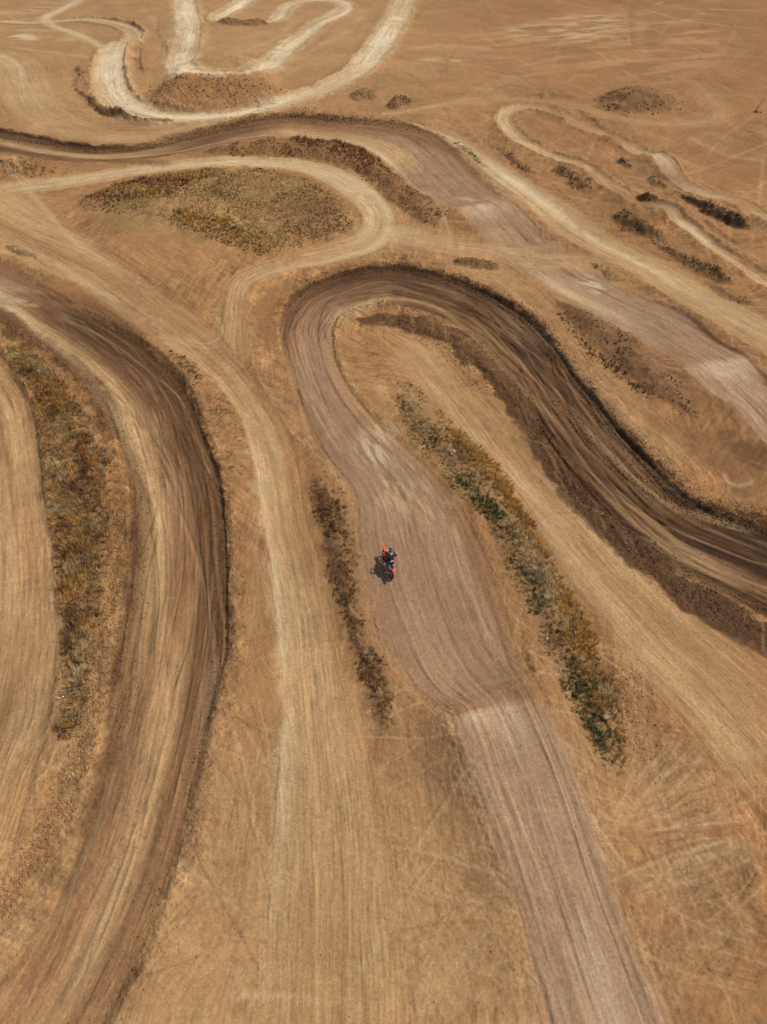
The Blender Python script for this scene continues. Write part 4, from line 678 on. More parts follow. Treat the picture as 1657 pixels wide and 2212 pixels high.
# ------------------------------------------------------------------ clods and small stones thrown to the track edges
def clod_material():
    m, t, b = new_mat('clod_soil'); N = t.nodes
    att = N.new('ShaderNodeAttribute'); att.attribute_name = 'tint'
    t.links.new(att.outputs['Color'], b.inputs['Base Color']); b.inputs['Roughness'].default_value = .95; b.inputs['Specular IOR Level'].default_value = .1
    return m
def clods():
    rg = np.random.default_rng(5); xs, ys_, sz = [], [], []
    def along(pts, n, spread, s0, s1, world=False):
        W = np.array(pts if world else [ground_pt(*p) for p in pts], float); P, _ = catmull(W, .5)
        L = np.r_[0, np.cumsum(np.hypot(*np.diff(P, axis=0).T))]; q = rg.uniform(0, L[-1], n)
        cl = .5+.5*vnoise(q*.5, q*0, 3); q = q[rg.random(n) < .35+.65*cl]; n = len(q)
        xs.append(np.interp(q, L, P[:, 0])+rg.normal(0, spread, n)); ys_.append(np.interp(q, L, P[:, 1])+rg.normal(0, spread, n))
        sz.append(s0*.9+(s1*.8-s0*.9)*rg.random(n)**3)
    M = next(t for t in TR if t['label'].startswith('main')); Lf = next(t for t in TR if t['label'].startswith('dark churned'))
    along([p for p in Lf['A'][3:]], 9000, .55, .015, .085); along([p for p in Lf['B'][2:14]], 12000, .65, .015, .085)
    along([(255,1060),(262,1180),(250,1300),(235,1380),(215,1480),(200,1560),(165,1660),(130,1760),(60,1870),(-10,1980)], 9000, .45, .015, .11)
    along([(235,1090),(240,1200),(232,1300),(200,1450),(170,1600),(120,1720)], 4000, .5, .015, .08)
    along([p for p in M['A'][3:18]], 7000, .5, .02, .11); along([p for p in M['B'][1:18]], 6000, .5, .02, .09)
    along([(1160,900),(1220,1020),(1290,1100),(1400,1210),(1500,1290),(1657,1370)], 5000, .6, .02, .09)
    along([(1380,960),(1440,1040),(1500,1085),(1600,1110),(1657,1120)], 4000, .6, .02, .1); along([(1200,860),(1350,1010),(1440,1075)], 1500, .5, .02, .1)
    along([(850,690),(930,720),(1000,780),(1060,840)], 3000, .8, .02, .1); along([(610,660),(600,740),(640,860)], 1500, .8, .015, .06); along([(1340,1440),(1360,1560),(1400,1640)], 1200, .6, .015, .08); along([(680,1060),(720,1150)], 1200, .5, .015, .06)
    along([(0,700),(80,740),(150,800),(210,880),(240,960)], 4000, .5, .02, .1); along([(0,292),(120,312),(270,322),(420,290),(600,250),(760,255)], 3000, .5, .05, .16); along([(640,240),(700,252),(840,262),(900,275)], 1500, 1.2, .05, .18); along([(340,200),(450,215),(560,210)], 1500, 3, .06, .25); along([(20,355),(90,375)], 900, 1.5, .05, .2)
    n = 3000; px, py = rg.uniform(-100, 1750, n), rg.uniform(900, 2300, n); gx, gy = ground_pt(px, py); xs.append(gx); ys_.append(gy); sz.append(.01+.045*rg.random(n)**5)
    x = np.concatenate(xs); y = np.concatenate(ys_); s = np.concatenate(sz); n = len(x)
    o8 = np.array([(1,0,0),(0,1,0),(-1,0,0),(0,-1,0),(0,0,1),(0,0,-1)], float); f8 = np.array([(0,1,4),(1,2,4),(2,3,4),(3,0,4),(1,0,5),(2,1,5),(3,2,5),(0,3,5)])
    V = o8[None]*(.6+.8*rg.random((n, 6, 1))); V += rg.normal(0, .15, V.shape); a = rg.uniform(0, 6.28, n); ca, sa = np.cos(a)[:, None], np.sin(a)[:, None]
    V = np.stack([V[..., 0]*ca-V[..., 1]*sa, V[..., 0]*sa+V[..., 1]*ca, V[..., 2]*.8], -1)*s[:, None, None]
    V[..., 0] += x[:, None]; V[..., 1] += y[:, None]; V[..., 2] += (ground_z(x, y)+s*.35)[:, None]
    Fc = (f8[None]+(np.arange(n)*6)[:, None, None]).reshape(-1, 3)
    c = ground_col(x, y)*(.8+.45*rg.random(n))[:, None]
    o = raw_mesh('dirt_clods', V.reshape(-1, 3), Fc, clod_material(), {'tint': ('FLOAT_COLOR', np.repeat(c, 6, 0))}, smooth=False)
    tagk(o, 'loose brown clods and pebbles thrown up along the track edges', 'dirt clods', kind='stuff'); print('clods', n)
clods()
print('stuff', time.time()-T0)
#@@OBJECTS
# ------------------------------------------------------------------ things: builders
import bmesh
def paint(name, rgb, rough=.5, metal=0.0, spec=.5, grime=.0, coat=0.0):
    m, t, b = new_mat(name); N = t.nodes; L = t.links
    c = lin(rgb); b.inputs['Roughness'].default_value = rough; b.inputs['Metallic'].default_value = metal; b.inputs['Specular IOR Level'].default_value = spec
    b.inputs['Coat Weight'].default_value = coat
    tc = N.new('ShaderNodeTexCoord'); n = N.new('ShaderNodeTexNoise'); n.inputs['Scale'].default_value = 9; n.inputs['Detail'].default_value = 4
    L.new(tc.outputs['Object'], n.inputs['Vector'])
    mx = N.new('ShaderNodeMix'); mx.data_type = 'RGBA'; mx.inputs[6].default_value = (*c, 1); mx.inputs[7].default_value = (*lin((150, 108, 70)), 1)
    mr = N.new('ShaderNodeMapRange'); mr.inputs[1].default_value = .45; mr.inputs[2].default_value = .75; mr.inputs[3].default_value = 0; mr.inputs[4].default_value = grime
    L.new(n.outputs[0], mr.inputs[0]); L.new(mr.outputs[0], mx.inputs[0]); L.new(mx.outputs[2], b.inputs['Base Color'])
    return m
M_OR = paint('orange_plastic', (238, 84, 18), .35, grime=.12, coat=.2); M_BK = paint('black_plastic', (20, 20, 22), .5, grime=.15)
M_RB = paint('tyre_rubber', (24, 23, 22), .85, grime=.35); M_ST = paint('bare_steel', (170, 172, 175), .3, .9); M_AL = paint('cast_alloy', (120, 120, 122), .45, .7, grime=.3)
M_WH = paint('white_plastic', (228, 228, 226), .4, grime=.15); M_SEAT = paint('seat_vinyl', (16, 16, 18), .8, grime=.2); M_GOLD = paint('fork_anodised', (150, 120, 60), .35, .7)
M_JER = paint('black_jersey', (17, 17, 22), .85, grime=.06); M_PAN = paint('navy_trousers', (20, 22, 34), .8, grime=.06); M_BOOT = paint('grey_boot', (176, 180, 186), .5, grime=.3)
M_SKIN = paint('skin', (176, 124, 92), .6); M_HEL = paint('dark_teal_helmet', (22, 44, 50), .2, grime=.05, coat=.6); M_LENS = paint('goggle_lens', (20, 20, 24), .08, coat=.5); M_RED = paint('dark_red_cloth', (92, 16, 16), .8)
M_ROCK = paint('pale_rock', (150, 118, 92), .9, grime=.4); M_PLAS = paint('pale_blue_plastic', (70, 150, 178), .3); M_PAPER = paint('white_paper', (205, 196, 180), .8); M_WOOD = paint('weathered_wood', (104, 80, 50), .9); M_FLAT = paint('flat_stone', (158, 126, 94), .95, grime=.3)

def finish(name, bm, mat, parent=None, smooth=True, loc=None):
    me = bpy.data.meshes.new(name); bmesh.ops.recalc_face_normals(bm, faces=bm.faces[:]); bm.to_mesh(me); bm.free()
    for p in me.polygons: p.use_smooth = smooth
    me.materials.append(mat); o = bpy.data.objects.new(name, me); COL.objects.link(o)
    if parent: o.parent = parent
    if loc: o.location = loc
    return o
def tube(bm, pts, r, n=8, caps=True):
    pts = [Vector(p) for p in pts]; rs = r if isinstance(r, (list, tuple)) else [r]*len(pts); rings = []
    for i, p in enumerate(pts):
        t = (pts[min(i+1, len(pts)-1)]-pts[max(i-1, 0)]).normalized(); a = t.orthogonal() if abs(t.z) > .95 else t.cross(Vector((0, 0, 1)))
        a.normalize(); b = t.cross(a)
        rings.append([bm.verts.new(p+(a*math.cos(2*PI*k/n)+b*math.sin(2*PI*k/n))*rs[i]) for k in range(n)])
    for a, b in zip(rings, rings[1:]):
        for k in range(n): bm.faces.new((a[k], a[(k+1) % n], b[(k+1) % n], b[k]))
    if caps: bm.faces.new(rings[0]); bm.faces.new(rings[-1])
def loft(bm, secs, close=True):
    """secs: list of rings (same count) of 3d points"""
    rings = [[bm.verts.new(p) for p in s] for s in secs]; n = len(rings[0])
    for a, b in zip(rings, rings[1:]):
        for k in range(n): bm.faces.new((a[k], a[(k+1) % n], b[(k+1) % n], b[k]))
    if close: bm.faces.new(rings[0]); bm.faces.new(rings[-1])
def oval(x, z, w, h, n=12, p=2.6, y=0):
    o = []
    for k in range(n):
        a = 2*PI*k/n; c, s = math.cos(a), math.sin(a)
        o.append((x, y+w*math.copysign(abs(c)**(2/p), c), z+h*math.copysign(abs(s)**(2/p), s)))
    return o
def rbox(bm, c, d, rot=0.0, bev=.01):
    r = bmesh.ops.create_cube(bm, size=1); vs = r['verts']
    bmesh.ops.scale(bm, vec=d, verts=vs)
    if rot: bmesh.ops.rotate(bm, cent=(0, 0, 0), matrix=Matrix.Rotation(rot, 3, 'Y'), verts=vs)
    bmesh.ops.translate(bm, vec=c, verts=vs)
    es = list({e for v in vs for e in v.link_edges}); bmesh.ops.bevel(bm, geom=es, offset=bev, segments=2, affect='EDGES', profile=.5)
def ring(bm, R, r, n=40, m=8, knob=0.0, w=1.0):
    vs = []
    for i in range(n):
        a = 2*PI*i/n; row = []
        for k in range(m):
            b = 2*PI*k/m; rr_ = r*(1+(knob if (i % 2 and math.cos(b) > .3) else 0)); row.append(bm.verts.new(((R+rr_*math.cos(b))*math.cos(a), w*rr_*math.sin(b), (R+rr_*math.cos(b))*math.sin(a))))
        vs.append(row)
    for i in range(n):
        for k in range(m): bm.faces.new((vs[i][k], vs[(i+1) % n][k], vs[(i+1) % n][(k+1) % m], vs[i][(k+1) % m]))
def wheel(parent, x, R, tr, steer=None):
    bm = bmesh.new(); tube(bm, [(0, -.07, 0), (0, -.05, 0), (0, .05, 0), (0, .07, 0)], [.03, .045, .045, .03], 14)
    for i in range(18):
        a = 2*PI*i/18; q = a+(.35 if i % 2 else -.35); s = .04 if i % 4 < 2 else -.04
        tube(bm, [(.04*math.cos(a), s, .04*math.sin(a)), ((R-tr*1.9)*math.cos(q), 0, (R-tr*1.9)*math.sin(q))], .003, 4)
    o = finish('wheel', bm, M_ST, parent, loc=(x, 0, R))
    bm = bmesh.new(); ring(bm, R-tr, tr, 60, 10, .16, 1.05); finish('tyre', bm, M_RB, o)
    bm = bmesh.new(); ring(bm, R-tr*2.0, .016, 40, 6, 0, 1.4); finish('rim', bm, M_BK, o)
    bm = bmesh.new(); ring(bm, .10 if x < .5 else .125, .012, 28, 4, .3, .3); d = finish('brake_disc', bm, M_ST, o); d.location = (0, -.06, 0)
    return o
# ------------------------------------------------------------------ motorcycle
RX, RY = [float(q) for q in ground_pt(844.2, 1243.3)]; RZ = float(ground_z(RX, RY))
FX, FY = RX-.286*1.47, RY+.958*1.47; FZ = float(ground_z(FX, FY))
BM = Matrix.Translation((RX, RY, RZ+.005)) @ Matrix.Rotation(math.atan2(.958, -.286), 4, 'Z') @ Matrix.Rotation(-math.atan2(FZ-RZ, 1.47), 4, 'Y') @ Matrix.Rotation(math.radians(5.5), 4, 'X')
bike = bpy.data.objects.new('motorcycle', None); COL.objects.link(bike); bike.matrix_world = BM
tagk(bike, 'orange and black motocross bike ridden up the pinkish dirt straight', 'motorcycle')
wheel(bike, 0, .335, .058); wheel(bike, 1.47, .35, .043)
bm = bmesh.new()                                                     # frame
for s in (-1, 1):
    tube(bm, [(1.12, .02*s, .98), (1.02, .09*s, .80), (.80, .12*s, .72), (.50, .11*s, .62), (.42, .10*s, .40), (.46, .08*s, .30)], .020)
    tube(bm, [(1.10, .02*s, .88), (1.03, .06*s, .55), (.90, .09*s, .30), (.46, .08*s, .28)], .016)
    tube(bm, [(.52, .10*s, .66), (.20, .08*s, .86), (-.12, .06*s, .90)], .013); tube(bm, [(.46, .10*s, .50), (.10, .08*s, .80)], .011)
tube(bm, [(1.14, 0, 1.02), (1.18, 0, .84)], .034, 12)
finish('frame', bm, M_OR, bike)
bm = bmesh.new()
for s in (-1, 1): tube(bm, [(.48, .10*s, .40), (.25, .12*s, .38), (0, .10*s, .335)], [.035, .028, .024])
tube(bm, [(.30, -.11, .38), (.30, .11, .38)], .03); finish('swingarm', bm, M_ST, bike)
bm = bmesh.new(); tube(bm, [(.40, 0, .36), (.34, 0, .70)], .035, 10); ring(bm, .09, .012, 20, 6); finish('shock_absorber', bm, M_WH, bike) if False else bm.free()
bm = bmesh.new(); rbox(bm, (.66, 0, .42), (.38, .24, .22), 0, .03); rbox(bm, (.80, 0, .62), (.17, .19, .26), .25, .02)
for k in range(5): rbox(bm, (.82+.012*k, 0, .54+.04*k), (.21, .22, .010), .25, .003)
tube(bm, [(.62, .11, .42), (.62, .16, .42)], .085, 16); tube(bm, [(.72, -.11, .44), (.72, -.16, .44)], .075, 16); finish('engine', bm, M_AL, bike)
bm = bmesh.new(); tube(bm, [(.90, -.03, .62), (1.02, -.06, .52), (.98, -.13, .40), (.80, -.17, .46), (.55, -.17, .58), (.30, -.17, .68)], [.022, .024, .026, .026, .026, .03]); finish('exhaust_pipe', bm, M_ST, bike)
bm = bmesh.new(); tube(bm, [(.34, -.17, .67), (.28, -.18, .70), (-.10, -.19, .82), (-.14, -.19, .835)], [.03, .052, .055, .035], 14); finish('silencer', bm, M_ST, bike)
bm = bmesh.new()
for s in (-1, 1): tube(bm, [(1.47, .10*s, .35), (1.37, .10*s, .60), (1.16, .10*s, 1.04)], [.026, .030, .028], 10)
rbox(bm, (1.175, 0, 1.03), (.07, .26, .03), .4, .008); rbox(bm, (1.24, 0, .86), (.07, .26, .035), .4, .008); finish('fork', bm, M_GOLD, bike)
for s in (-1, 1):
    bm = bmesh.new(); loft(bm, [oval(1.47+.03, .32, .022, .05, 8, y=.125*s), oval(1.43, .48, .024, .05, 8, y=.128*s), oval(1.36, .66, .018, .04, 8, y=.125*s)]); finish('fork_guard', bm, M_WH, bike)
def fender(name, spine, mat):
    bm = bmesh.new(); rows = []
    for (x, z, w_) in spine:
        rows.append([bm.verts.new((x, w_*math.sin(a), z-w_*.55*(1-math.cos(a)))) for a in [(-1.2+2.4*k/8) for k in range(9)]])
    for a, b in zip(rows, rows[1:]):
        for k in range(8): bm.faces.new((a[k], a[k+1], b[k+1], b[k]))
    o = finish(name, bm, mat, bike); md = o.modifiers.new('s', 'SOLIDIFY'); md.thickness = .006; return o
fender('front_fender', [(1.80, .83, .045), (1.76, .85, .075), (1.62, .87, .095), (1.48, .87, .10), (1.34, .88, .10), (1.22, .86, .075), (1.12, .80, .06)], M_OR)
fender('rear_fender', [(.30, .90, .10), (.10, .93, .12), (-.12, .95, .12), (-.28, .97, .11), (-.38, .975, .09), (-.43, .97, .06)], M_OR)
bm = bmesh.new(); loft(bm, [oval(1.12, .99, .03, .04), oval(1.02, .985, .085, .06), oval(.88, .985, .11, .075), oval(.72, .95, .095, .07), oval(.62, .93, .07, .05)]); finish('fuel_tank', bm, M_BK, bike)
bm = bmesh.new(); loft(bm, [oval(.98, 1.045, .05, .018), oval(.80, 1.035, .065, .03), oval(.55, .985, .075, .045), oval(.25, .965, .08, .045), oval(0, .985, .085, .035), oval(-.12, .99, .06, .02)]); finish('seat', bm, M_SEAT, bike)
for s in (-1, 1):
    bm = bmesh.new(); loft(bm, [[(1.20, .14*s, .98), (1.24, .17*s, .90), (1.16, .16*s, .72), (1.10, .14*s, .70)], [(1.05, .15*s, 1.00), (1.05, .19*s, .88), (1.00, .18*s, .62), (.98, .15*s, .62)], [(.80, .11*s, .98), (.80, .14*s, .90), (.80, .13*s, .78), (.80, .10*s, .80)], [(.62, .08*s, .94), (.62, .10*s, .90), (.64, .09*s, .86), (.64, .07*s, .88)]]); finish('radiator_shroud', bm, M_OR, bike)
    bm = bmesh.new(); loft(bm, [[(.42, .09*s, .90), (.42, .115*s, .86), (.38, .13*s, .66), (.38, .10*s, .66)], [(.15, .10*s, .93), (.15, .13*s, .88), (.12, .145*s, .70), (.12, .11*s, .70)], [(-.14, .09*s, .93), (-.14, .11*s, .90), (-.10, .12*s, .80), (-.10, .09*s, .80)]]); finish('side_panel', bm, M_WH, bike)
    bm = bmesh.new(); rbox(bm, (.56, .19*s, .33), (.05, .10, .02), 0, .005); finish('footpeg', bm, M_ST, bike)
bm = bmesh.new(); tube(bm, [(.90, -.40, 1.13), (.92, -.26, 1.15), (1.06, -.10, 1.10), (1.10, 0, 1.09), (1.06, .10, 1.10), (.92, .26, 1.15), (.90, .40, 1.13)], .014); tube(bm, [(.99, -.17, 1.125), (.99, .17, 1.125)], .011); hb = finish('handlebar', bm, M_BK, bike)
for s in (-1, 1):
    bm = bmesh.new(); tube(bm, [(.905, .27*s, 1.148), (.90, .40*s, 1.13)], .019, 10); finish('grip', bm, M_BK, hb)
    bm = bmesh.new(); tube(bm, [(.95, .24*s, 1.14), (.985, .33*s, 1.13), (.975, .41*s, 1.12)], .006, 6); finish('lever', bm, M_ST, hb)
    bm = bmesh.new(); loft(bm, [[(1.00, .22*s, 1.10), (1.00, .22*s, 1.17), (1.012, .22*s, 1.17), (1.012, .22*s, 1.10)], [(1.03, .33*s, 1.09), (1.03, .33*s, 1.18), (1.042, .33*s, 1.18), (1.042, .33*s, 1.09)], [(.98, .43*s, 1.09), (.98, .43*s, 1.15), (.992, .43*s, 1.15), (.992, .43*s, 1.09)]]); finish('hand_guard', bm, M_OR, hb)
bm = bmesh.new(); loft(bm, [[(1.25, -.05, .88), (1.25, .05, .88), (1.235, .05, .88), (1.235, -.05, .88)], [(1.24, -.10, 1.0), (1.24, .10, 1.0), (1.22, .10, 1.0), (1.22, -.10, 1.0)], [(1.19, -.08, 1.13), (1.19, .08, 1.13), (1.17, .08, 1.13), (1.17, -.08, 1.13)]]); finish('number_plate', bm, M_WH, bike)
bm = bmesh.new(); tube(bm, [(.56, .13, .44), (.30, .13, .40), (0, .10, .40)], .008, 6); tube(bm, [(.56, .13, .33), (.30, .13, .30), (0, .10, .27)], .008, 6); finish('chain', bm, M_AL, bike)
# ------------------------------------------------------------------ rider
def skinned(name, verts, edges, radii, mat, parent=None, sub=2, root=0):
    me = bpy.data.meshes.new(name); me.from_pydata([Vector(v) for v in verts], edges, []); o = bpy.data.objects.new(name, me); COL.objects.link(o)
    sk = o.modifiers.new('skin', 'SKIN'); o.modifiers.new('sub', 'SUBSURF').levels = sub; o.modifiers['sub'].render_levels = sub
    bpy.context.view_layer.update()
    for i, r in enumerate(radii):
        v = me.skin_vertices[0].data[i]; v.radius = r if isinstance(r, tuple) else (r, r); v.use_root = (i == root)
    dg = bpy.context.evaluated_depsgraph_get(); dg.update(); m2 = bpy.data.meshes.new_from_object(o.evaluated_get(dg))
    o.modifiers.clear(); o.data = m2; m2.name = name; m2.materials.clear(); m2.materials.append(mat)
    for p in m2.polygons: p.use_smooth = True
    if parent: o.parent = parent
    return o
HIP = (.26, -.02, 1.06); J = {'pel': HIP, 'sp': (.38, -.03, 1.17), 'ch': (.56, -.05, 1.30), 'nk': (.66, -.06, 1.38), 'hb': (.71, -.06, 1.44), 'ht': (.75, -.06, 1.54)}
for s, n_ in ((1, 'l'), (-1, 'r')):
    J['sh'+n_] = (.58, .18*s-.05, 1.33); J['el'+n_] = (.62, .44*s, 1.22) if s > 0 else (.60, .43*s, 1.20); J['wr'+n_] = (.84, .36*s, 1.155)
    J['hj'+n_] = (.27, .10*s, 1.02); J['kn'+n_] = (.70, .21*s, .86); J['an'+n_] = (.52, .21*s, .45); J['to'+n_] = (.72, .22*s, .36)
def sk(names, r, extra=()): return [J[n] if isinstance(n, str) else n for n in names]
body_n = ['pel', 'sp', 'ch', 'nk', 'hb', 'ht', 'shl', 'ell', 'wrl', 'shr', 'elr', 'wrr', 'hjl', 'knl', 'anl', 'hjr', 'knr', 'anr', 'tol', 'tor']
body_e = [(0,1),(1,2),(2,3),(3,4),(4,5),(2,6),(6,7),(7,8),(2,9),(9,10),(10,11),(0,12),(12,13),(13,14),(0,15),(15,16),(16,17),(14,18),(17,19)]
body_r = [.08,.09,.10,.05,.075,.075,.045,.034,.025,.045,.034,.025,.06,.045,.03,.06,.045,.03,.028,.028]
person = skinned('person', [J[n] for n in body_n], body_e, body_r, M_SKIN)
person.matrix_world = BM
tagk(person, 'rider in black jersey and dark helmet leaning forward over the handlebar', 'person')
skinned('jersey', [J[n] for n in ('pel','sp','ch','nk','shl','ell','wrl','shr','elr','wrr')], [(0,1),(1,2),(2,3),(2,4),(4,5),(5,6),(2,7),(7,8),(8,9)], [(.13,.10),(.145,.115),(.165,.125),.065,.072,.056,.036,.072,.056,.036], M_JER, person)
skinned('trousers', [J[n] for n in ('pel','hjl','knl','anl','hjr','knr','anr')]+[(.31,0,1.10)], [(0,1),(1,2),(2,3),(0,4),(4,5),(5,6),(0,7)], [.125,.10,.072,.05,.10,.072,.05,.12], M_PAN, person)
bm = bmesh.new(); loft(bm, [[(x_, .125*math.cos(2*PI*k/16)-.02, z_+.105*math.sin(2*PI*k/16)) for k in range(16)] for x_, z_ in ((.245, 1.085), (.275, 1.11))], close=False); wb = finish('waist_stripe', bm, M_WH, person); wb.modifiers.new('s', 'SOLIDIFY').thickness = .03
for s, n_ in ((1, 'l'), (-1, 'r')):
    k_, a_, t_ = (Vector(J[q+n_]) for q in ('kn', 'an', 'to')); up = a_.lerp(k_, .72)
    b_ = skinned('boot', [a_, a_.lerp(up, .5), up, a_+Vector((.08, 0, -.05)), t_, t_+Vector((.05, 0, -.005)), a_+Vector((-.04, 0, -.06))], [(0,1),(1,2),(0,3),(3,4),(4,5),(0,6)], [.06,.064,.075,.055,.048,.038,.045], M_BOOT, person)
    bm = bmesh.new(); rbox(bm, tuple((a_+t_)/2+Vector((.01, 0, -.085))), (.31, .09, .025), .15, .01); finish('sole', bm, M_BK, b_)
    w_ = Vector(J['wr'+n_]); g = Vector((.90, .34*s, 1.14))
    gl = skinned('glove', [w_, w_.lerp(g, .45)+Vector((0, 0, .018)), g+Vector((-.015, 0, .032))], [(0,1),(1,2)], [.034,(.034,.026),(.044,.022)], M_BK, person)
    for f in range(4):                                               # four fingers closed round the grip, thumb below on the inner side
        y_ = g.y+(.033-.022*f)*s; L_ = (.9, 1.0, .97, .82)[f]; c = Vector((g.x, y_, g.z))
        skinned('finger', [c+Vector((-.015, 0, .034)), c+Vector((.022*L_, 0, .034)), c+Vector((.036*L_, 0, .008)), c+Vector((.022, 0, -.020*L_)), c+Vector((.0, 0, -.026*L_))], [(0,1),(1,2),(2,3),(3,4)], [.011,.010,.010,.009,.008], M_BK, gl, 1)
    c = Vector((g.x, g.y-.042*s, g.z)); skinned('thumb', [c+Vector((-.035, .01*s, .02)), c+Vector((-.03, 0, -.008)), c+Vector((-.008, -.004*s, -.028)), c+Vector((.014, -.006*s, -.026))], [(0,1),(1,2),(2,3)], [.013,.012,.011,.009], M_BK, gl, 1)
# helmet: shell, chin bar, peak, goggles; face with eyes, nose and mouth on the body under it
HC = Vector((.745, -.06, 1.50)); HR = Matrix.Rotation(math.radians(-12), 3, 'Z') @ Matrix.Rotation(math.radians(14), 3, 'Y')
def hpt(x, y, z): return HC+HR @ Vector((x, y, z))
def shell(name, mat, fn, parent, nu=28, nv=16, keep=None):
    bm = bmesh.new(); vs = [[bm.verts.new(hpt(*fn(2*PI*u/nu, PI*v/nv))) for u in range(nu)] for v in range(1, nv)]
    for v in range(nv-2):
        for u in range(nu):
            q = (vs[v][u], vs[v][(u+1) % nu], vs[v+1][(u+1) % nu], vs[v+1][u])
            if keep is None or keep(2*PI*(u+.5)/nu, PI*(v+1.5)/nv): bm.faces.new(q)
    if keep is None or keep(0, 0): bm.faces.new(vs[0])
    if keep is None: bm.faces.new(vs[-1][::-1])
    return finish(name, bm, mat, parent)
def hs(a, b): return (.150*math.sin(b)*math.cos(a)*(1+.16*max(0, math.cos(a))*max(0, -math.cos(b)+.25)), .122*math.sin(b)*math.sin(a), .135*math.cos(b)+.01)
helmet = shell('helmet', M_HEL, hs, person, keep=lambda a, b: b < 2.55 and not (math.cos(a) > .62 and 1.32 < b < 1.88)); helmet.modifiers.new('s', 'SOLIDIFY').thickness = .012
bm = bmesh.new(); rows = []
for x_, w_, z_ in ((.06, .105, .112), (.12, .11, .115), (.19, .10, .118), (.25, .075, .115)): rows.append([bm.verts.new(hpt(x_, w_*y_, z_-.03*abs(y_)**2)) for y_ in (-1, -.5, 0, .5, 1)])
for a, b in zip(rows, rows[1:]):
    for k in range(4): bm.faces.new((a[k], a[k+1], b[k+1], b[k]))
pk = finish('helmet_peak', bm, M_HEL, helmet); pk.modifiers.new('s', 'SOLIDIFY').thickness = .006
bm = bmesh.new(); loft(bm, [[hpt(.155*math.cos(a), .125*math.sin(a), z_) for a in [2*PI*k/24 for k in range(24)]] for z_ in (-.02, .015)], close=False); st_ = finish('goggle_strap', bm, M_WH, helmet); st_.modifiers.new('s', 'SOLIDIFY').thickness = .006
bm = bmesh.new(); loft(bm, [[hpt(.148*math.cos(a), .12*math.sin(a), z_) for a in [(-.8+1.6*k/10) for k in range(11)]] for z_ in (-.035, .03)], close=False); finish('goggles', bm, M_LENS, helmet)
bm = bmesh.new(); loft(bm, [[(p_.x+.088*math.cos(a)*q, p_.y+.10*math.sin(a)*q, p_.z-.03*math.cos(a)) for a in [2*PI*k/20 for k in range(20)]] for p_, q in ((Vector((.66, -.055, 1.375)), 1.15), (Vector((.675, -.055, 1.41)), .95))], close=False); nb_ = finish('neck_brace', bm, M_WH, person); nb_.modifiers.new('s', 'SOLIDIFY').thickness = .035
for nm, pts_, mt, r_ in (('eye', [(.088, .03, .005), (.088, -.03, .005)], M_WH, .012), ('nose', [(.098, 0, -.025)], M_SKIN, .016), ('mouth', [(.088, 0, -.065)], M_RED, .016)):
    for p_ in pts_:
        bm = bmesh.new(); bmesh.ops.create_icosphere(bm, subdivisions=2, radius=r_); bmesh.ops.scale(bm, vec=(1, 1.6 if nm == 'mouth' else 1, .5 if nm == 'mouth' else 1), verts=bm.verts[:]); bmesh.ops.translate(bm, vec=hpt(*p_), verts=bm.verts[:]); finish(nm, bm, mt, person)
# ------------------------------------------------------------------ small things lying about
def stone(x, y, size, mat, label, seed=1, flat=.5, name='rock', sink=.15, cat='rock', cut=3, jit=.18):
    gx, gy = [float(q) for q in ground_pt(x, y)]; gz = float(ground_z(gx, gy)); r = random.Random(seed); bm = bmesh.new()
    bmesh.ops.create_icosphere(bm, subdivisions=cut, radius=size)
    nrm = [Vector((r.gauss(0, 1), r.gauss(0, 1), r.gauss(0, .8))).normalized() for _ in range(9)]
    for v in bm.verts:
        for q in nrm:
            d = v.co.dot(q)-size*.72
            if d > 0: v.co -= q*d*.9
        v.co *= 1+r.uniform(-1, 1)*jit*.15; v.co.z *= flat
    o = finish(name, bm, mat, smooth=False); o.location = (gx, gy, gz+size*flat*(.72-sink)); o.rotation_euler = (r.uniform(-.2, .2), r.uniform(-.2, .2), r.uniform(0, 6)); tagk(o, label, cat); return o
stone(1305, 1559, .19, M_ROCK, 'pale pinkish angular rock in the grass near the lower end of the strip', 3, .75, sink=-.55)
stone(1240, 1931, .17, M_FLAT, 'flat pale stone pressed into the grey lane below the jump', 5, .3, sink=.35)
stone(1282, 840, .18, M_ROCK, 'pale split stone on the outer rim of the dark hairpin straight', 8, .6, sink=-.2)
stone(1320, 1580, .12, M_ROCK, 'small beige stone just right of the grass strip beneath the larger rock', 9, .7, sink=-.4)
stone(505, 1244, .10, M_ROCK, 'small brown stone on bare soil right of the dark curved track', 11, .7)
stone(526, 1244, .08, M_ROCK, 'tiny brown stone lying by itself between curved track and light lane', 12, .7)
def scrap(x, y, size, mat, label, name='litter', seed=1, cat='litter', lift=.05, tri=False):
    gx, gy = [float(q) for q in ground_pt(x, y)]; gz = float(ground_z(gx, gy)); r = random.Random(seed); bm = bmesh.new(); n = 4 if not tri else 2
    g = [[bm.verts.new(((i/n-.5)*size*(1-.6*(j/n) if tri else 1)+r.uniform(-.1, .1)*size, (j/n-.5)*size*.8+r.uniform(-.1, .1)*size, r.uniform(0, .35)*size)) for i in range(n+1)] for j in range(n+1)]
    for j in range(n):
        for i in range(n): bm.faces.new((g[j][i], g[j][i+1], g[j+1][i+1], g[j+1][i]))
    o = finish(name, bm, mat, smooth=False); o.modifiers.new('s', 'SOLIDIFY').thickness = .006; o.location = (gx, gy, gz+lift); o.rotation_euler = (.2, .1, r.uniform(0, 6)); tagk(o, label, cat); return o
sc1 = scrap(138, 1507, .12, M_PAPER, 'white triangular scrap on sand beside the left grass bank', 'paper_scrap', 2, 'litter', .03, True)
scrap(1182, 1381, .11, M_PAPER, 'white scrap on the bare edge of the diagonal grass strip', 'paper_scrap', 4, 'litter', .16)
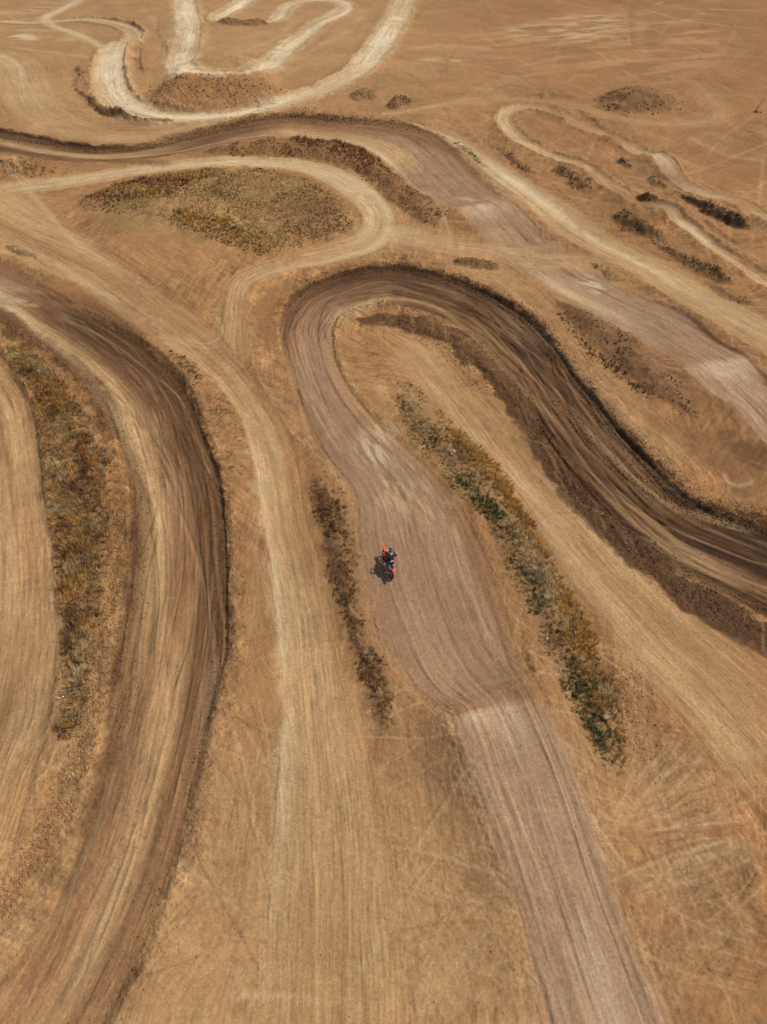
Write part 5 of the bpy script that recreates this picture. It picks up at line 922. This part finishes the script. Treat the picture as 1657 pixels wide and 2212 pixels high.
scrap(1132, 698, .14, M_PAPER, 'tiny white scrap on dark soil near the hairpin outer rim', 'paper_scrap', 5, 'litter', .06)
scrap(1516, 129, .5, M_PAPER, 'lone pale scrap on the open brown ground at the upper right', 'paper_scrap', 6, 'litter', .1)
scrap(117, 1219, .09, M_PAPER, 'white speck of litter at the left edge of the grass bank', 'paper_scrap', 7, 'litter', .06)
# crumpled bottle: body with waist and ribs, neck, cap, label
bx_, by_ = [float(q) for q in ground_pt(980, 988)]; bz_ = float(ground_z(bx_, by_))
bot = bpy.data.objects.new('plastic_bottle', None); COL.objects.link(bot); bot.location = (bx_, by_, bz_+.33); bot.rotation_euler = (.25, -.35, 2.2); bot.scale = (1.3, 1.3, 1.3)
tagk(bot, 'crushed blue and white plastic bottle caught in the golden grass', 'bottle')
bm = bmesh.new(); loft(bm, [[(x_, r_*math.cos(2*PI*k/14)*(1+.15*math.sin(3*k+x_*40)), .8*r_*math.sin(2*PI*k/14)) for k in range(14)] for x_, r_ in ((-.13,.03),(-.12,.045),(-.08,.047),(-.06,.04),(-.03,.046),(.0,.038),(.03,.046),(.07,.046),(.10,.03),(.125,.014),(.15,.013))]); finish('bottle_body', bm, M_PLAS, bot)
bm = bmesh.new(); tube(bm, [(.145, 0, 0), (.17, 0, 0)], .017, 12); finish('cap', bm, M_WH, bot)
bm = bmesh.new(); loft(bm, [[(x_, .050*math.cos(2*PI*k/14), .043*math.sin(2*PI*k/14)) for k in range(14)] for x_ in (-.03, .04)], close=False); lb_ = finish('bottle_label', bm, M_WH, bot); lb_.modifiers.new('s', 'SOLIDIFY').thickness = .003
# leaning stake at the far right
sx, sy = [float(q) for q in ground_pt(1631, 241)]; sz_ = float(ground_z(sx, sy))
bm = bmesh.new(); tube(bm, [(0, 0, -.1), (.25, 0, .6), (.55, .05, 1.3), (.82, .05, 1.95)], [.045, .04, .03, .015], 7); tube(bm, [(.25, 0, .6), (.1, .05, .85), (.05, .05, 1.0)], [.02, .014, .008], 5); tube(bm, [(.5, .05, 1.2), (.66, .02, 1.3), (.8, .0, 1.32)], [.015, .01, .006], 5)
o = finish('bare_sapling', bm, M_WOOD); o.location = (sx, sy, sz_); tagk(o, 'thin leaning bare stem rising from a dark clump at the right edge', 'sapling')
#@@END
print('script done', time.time()-T0)
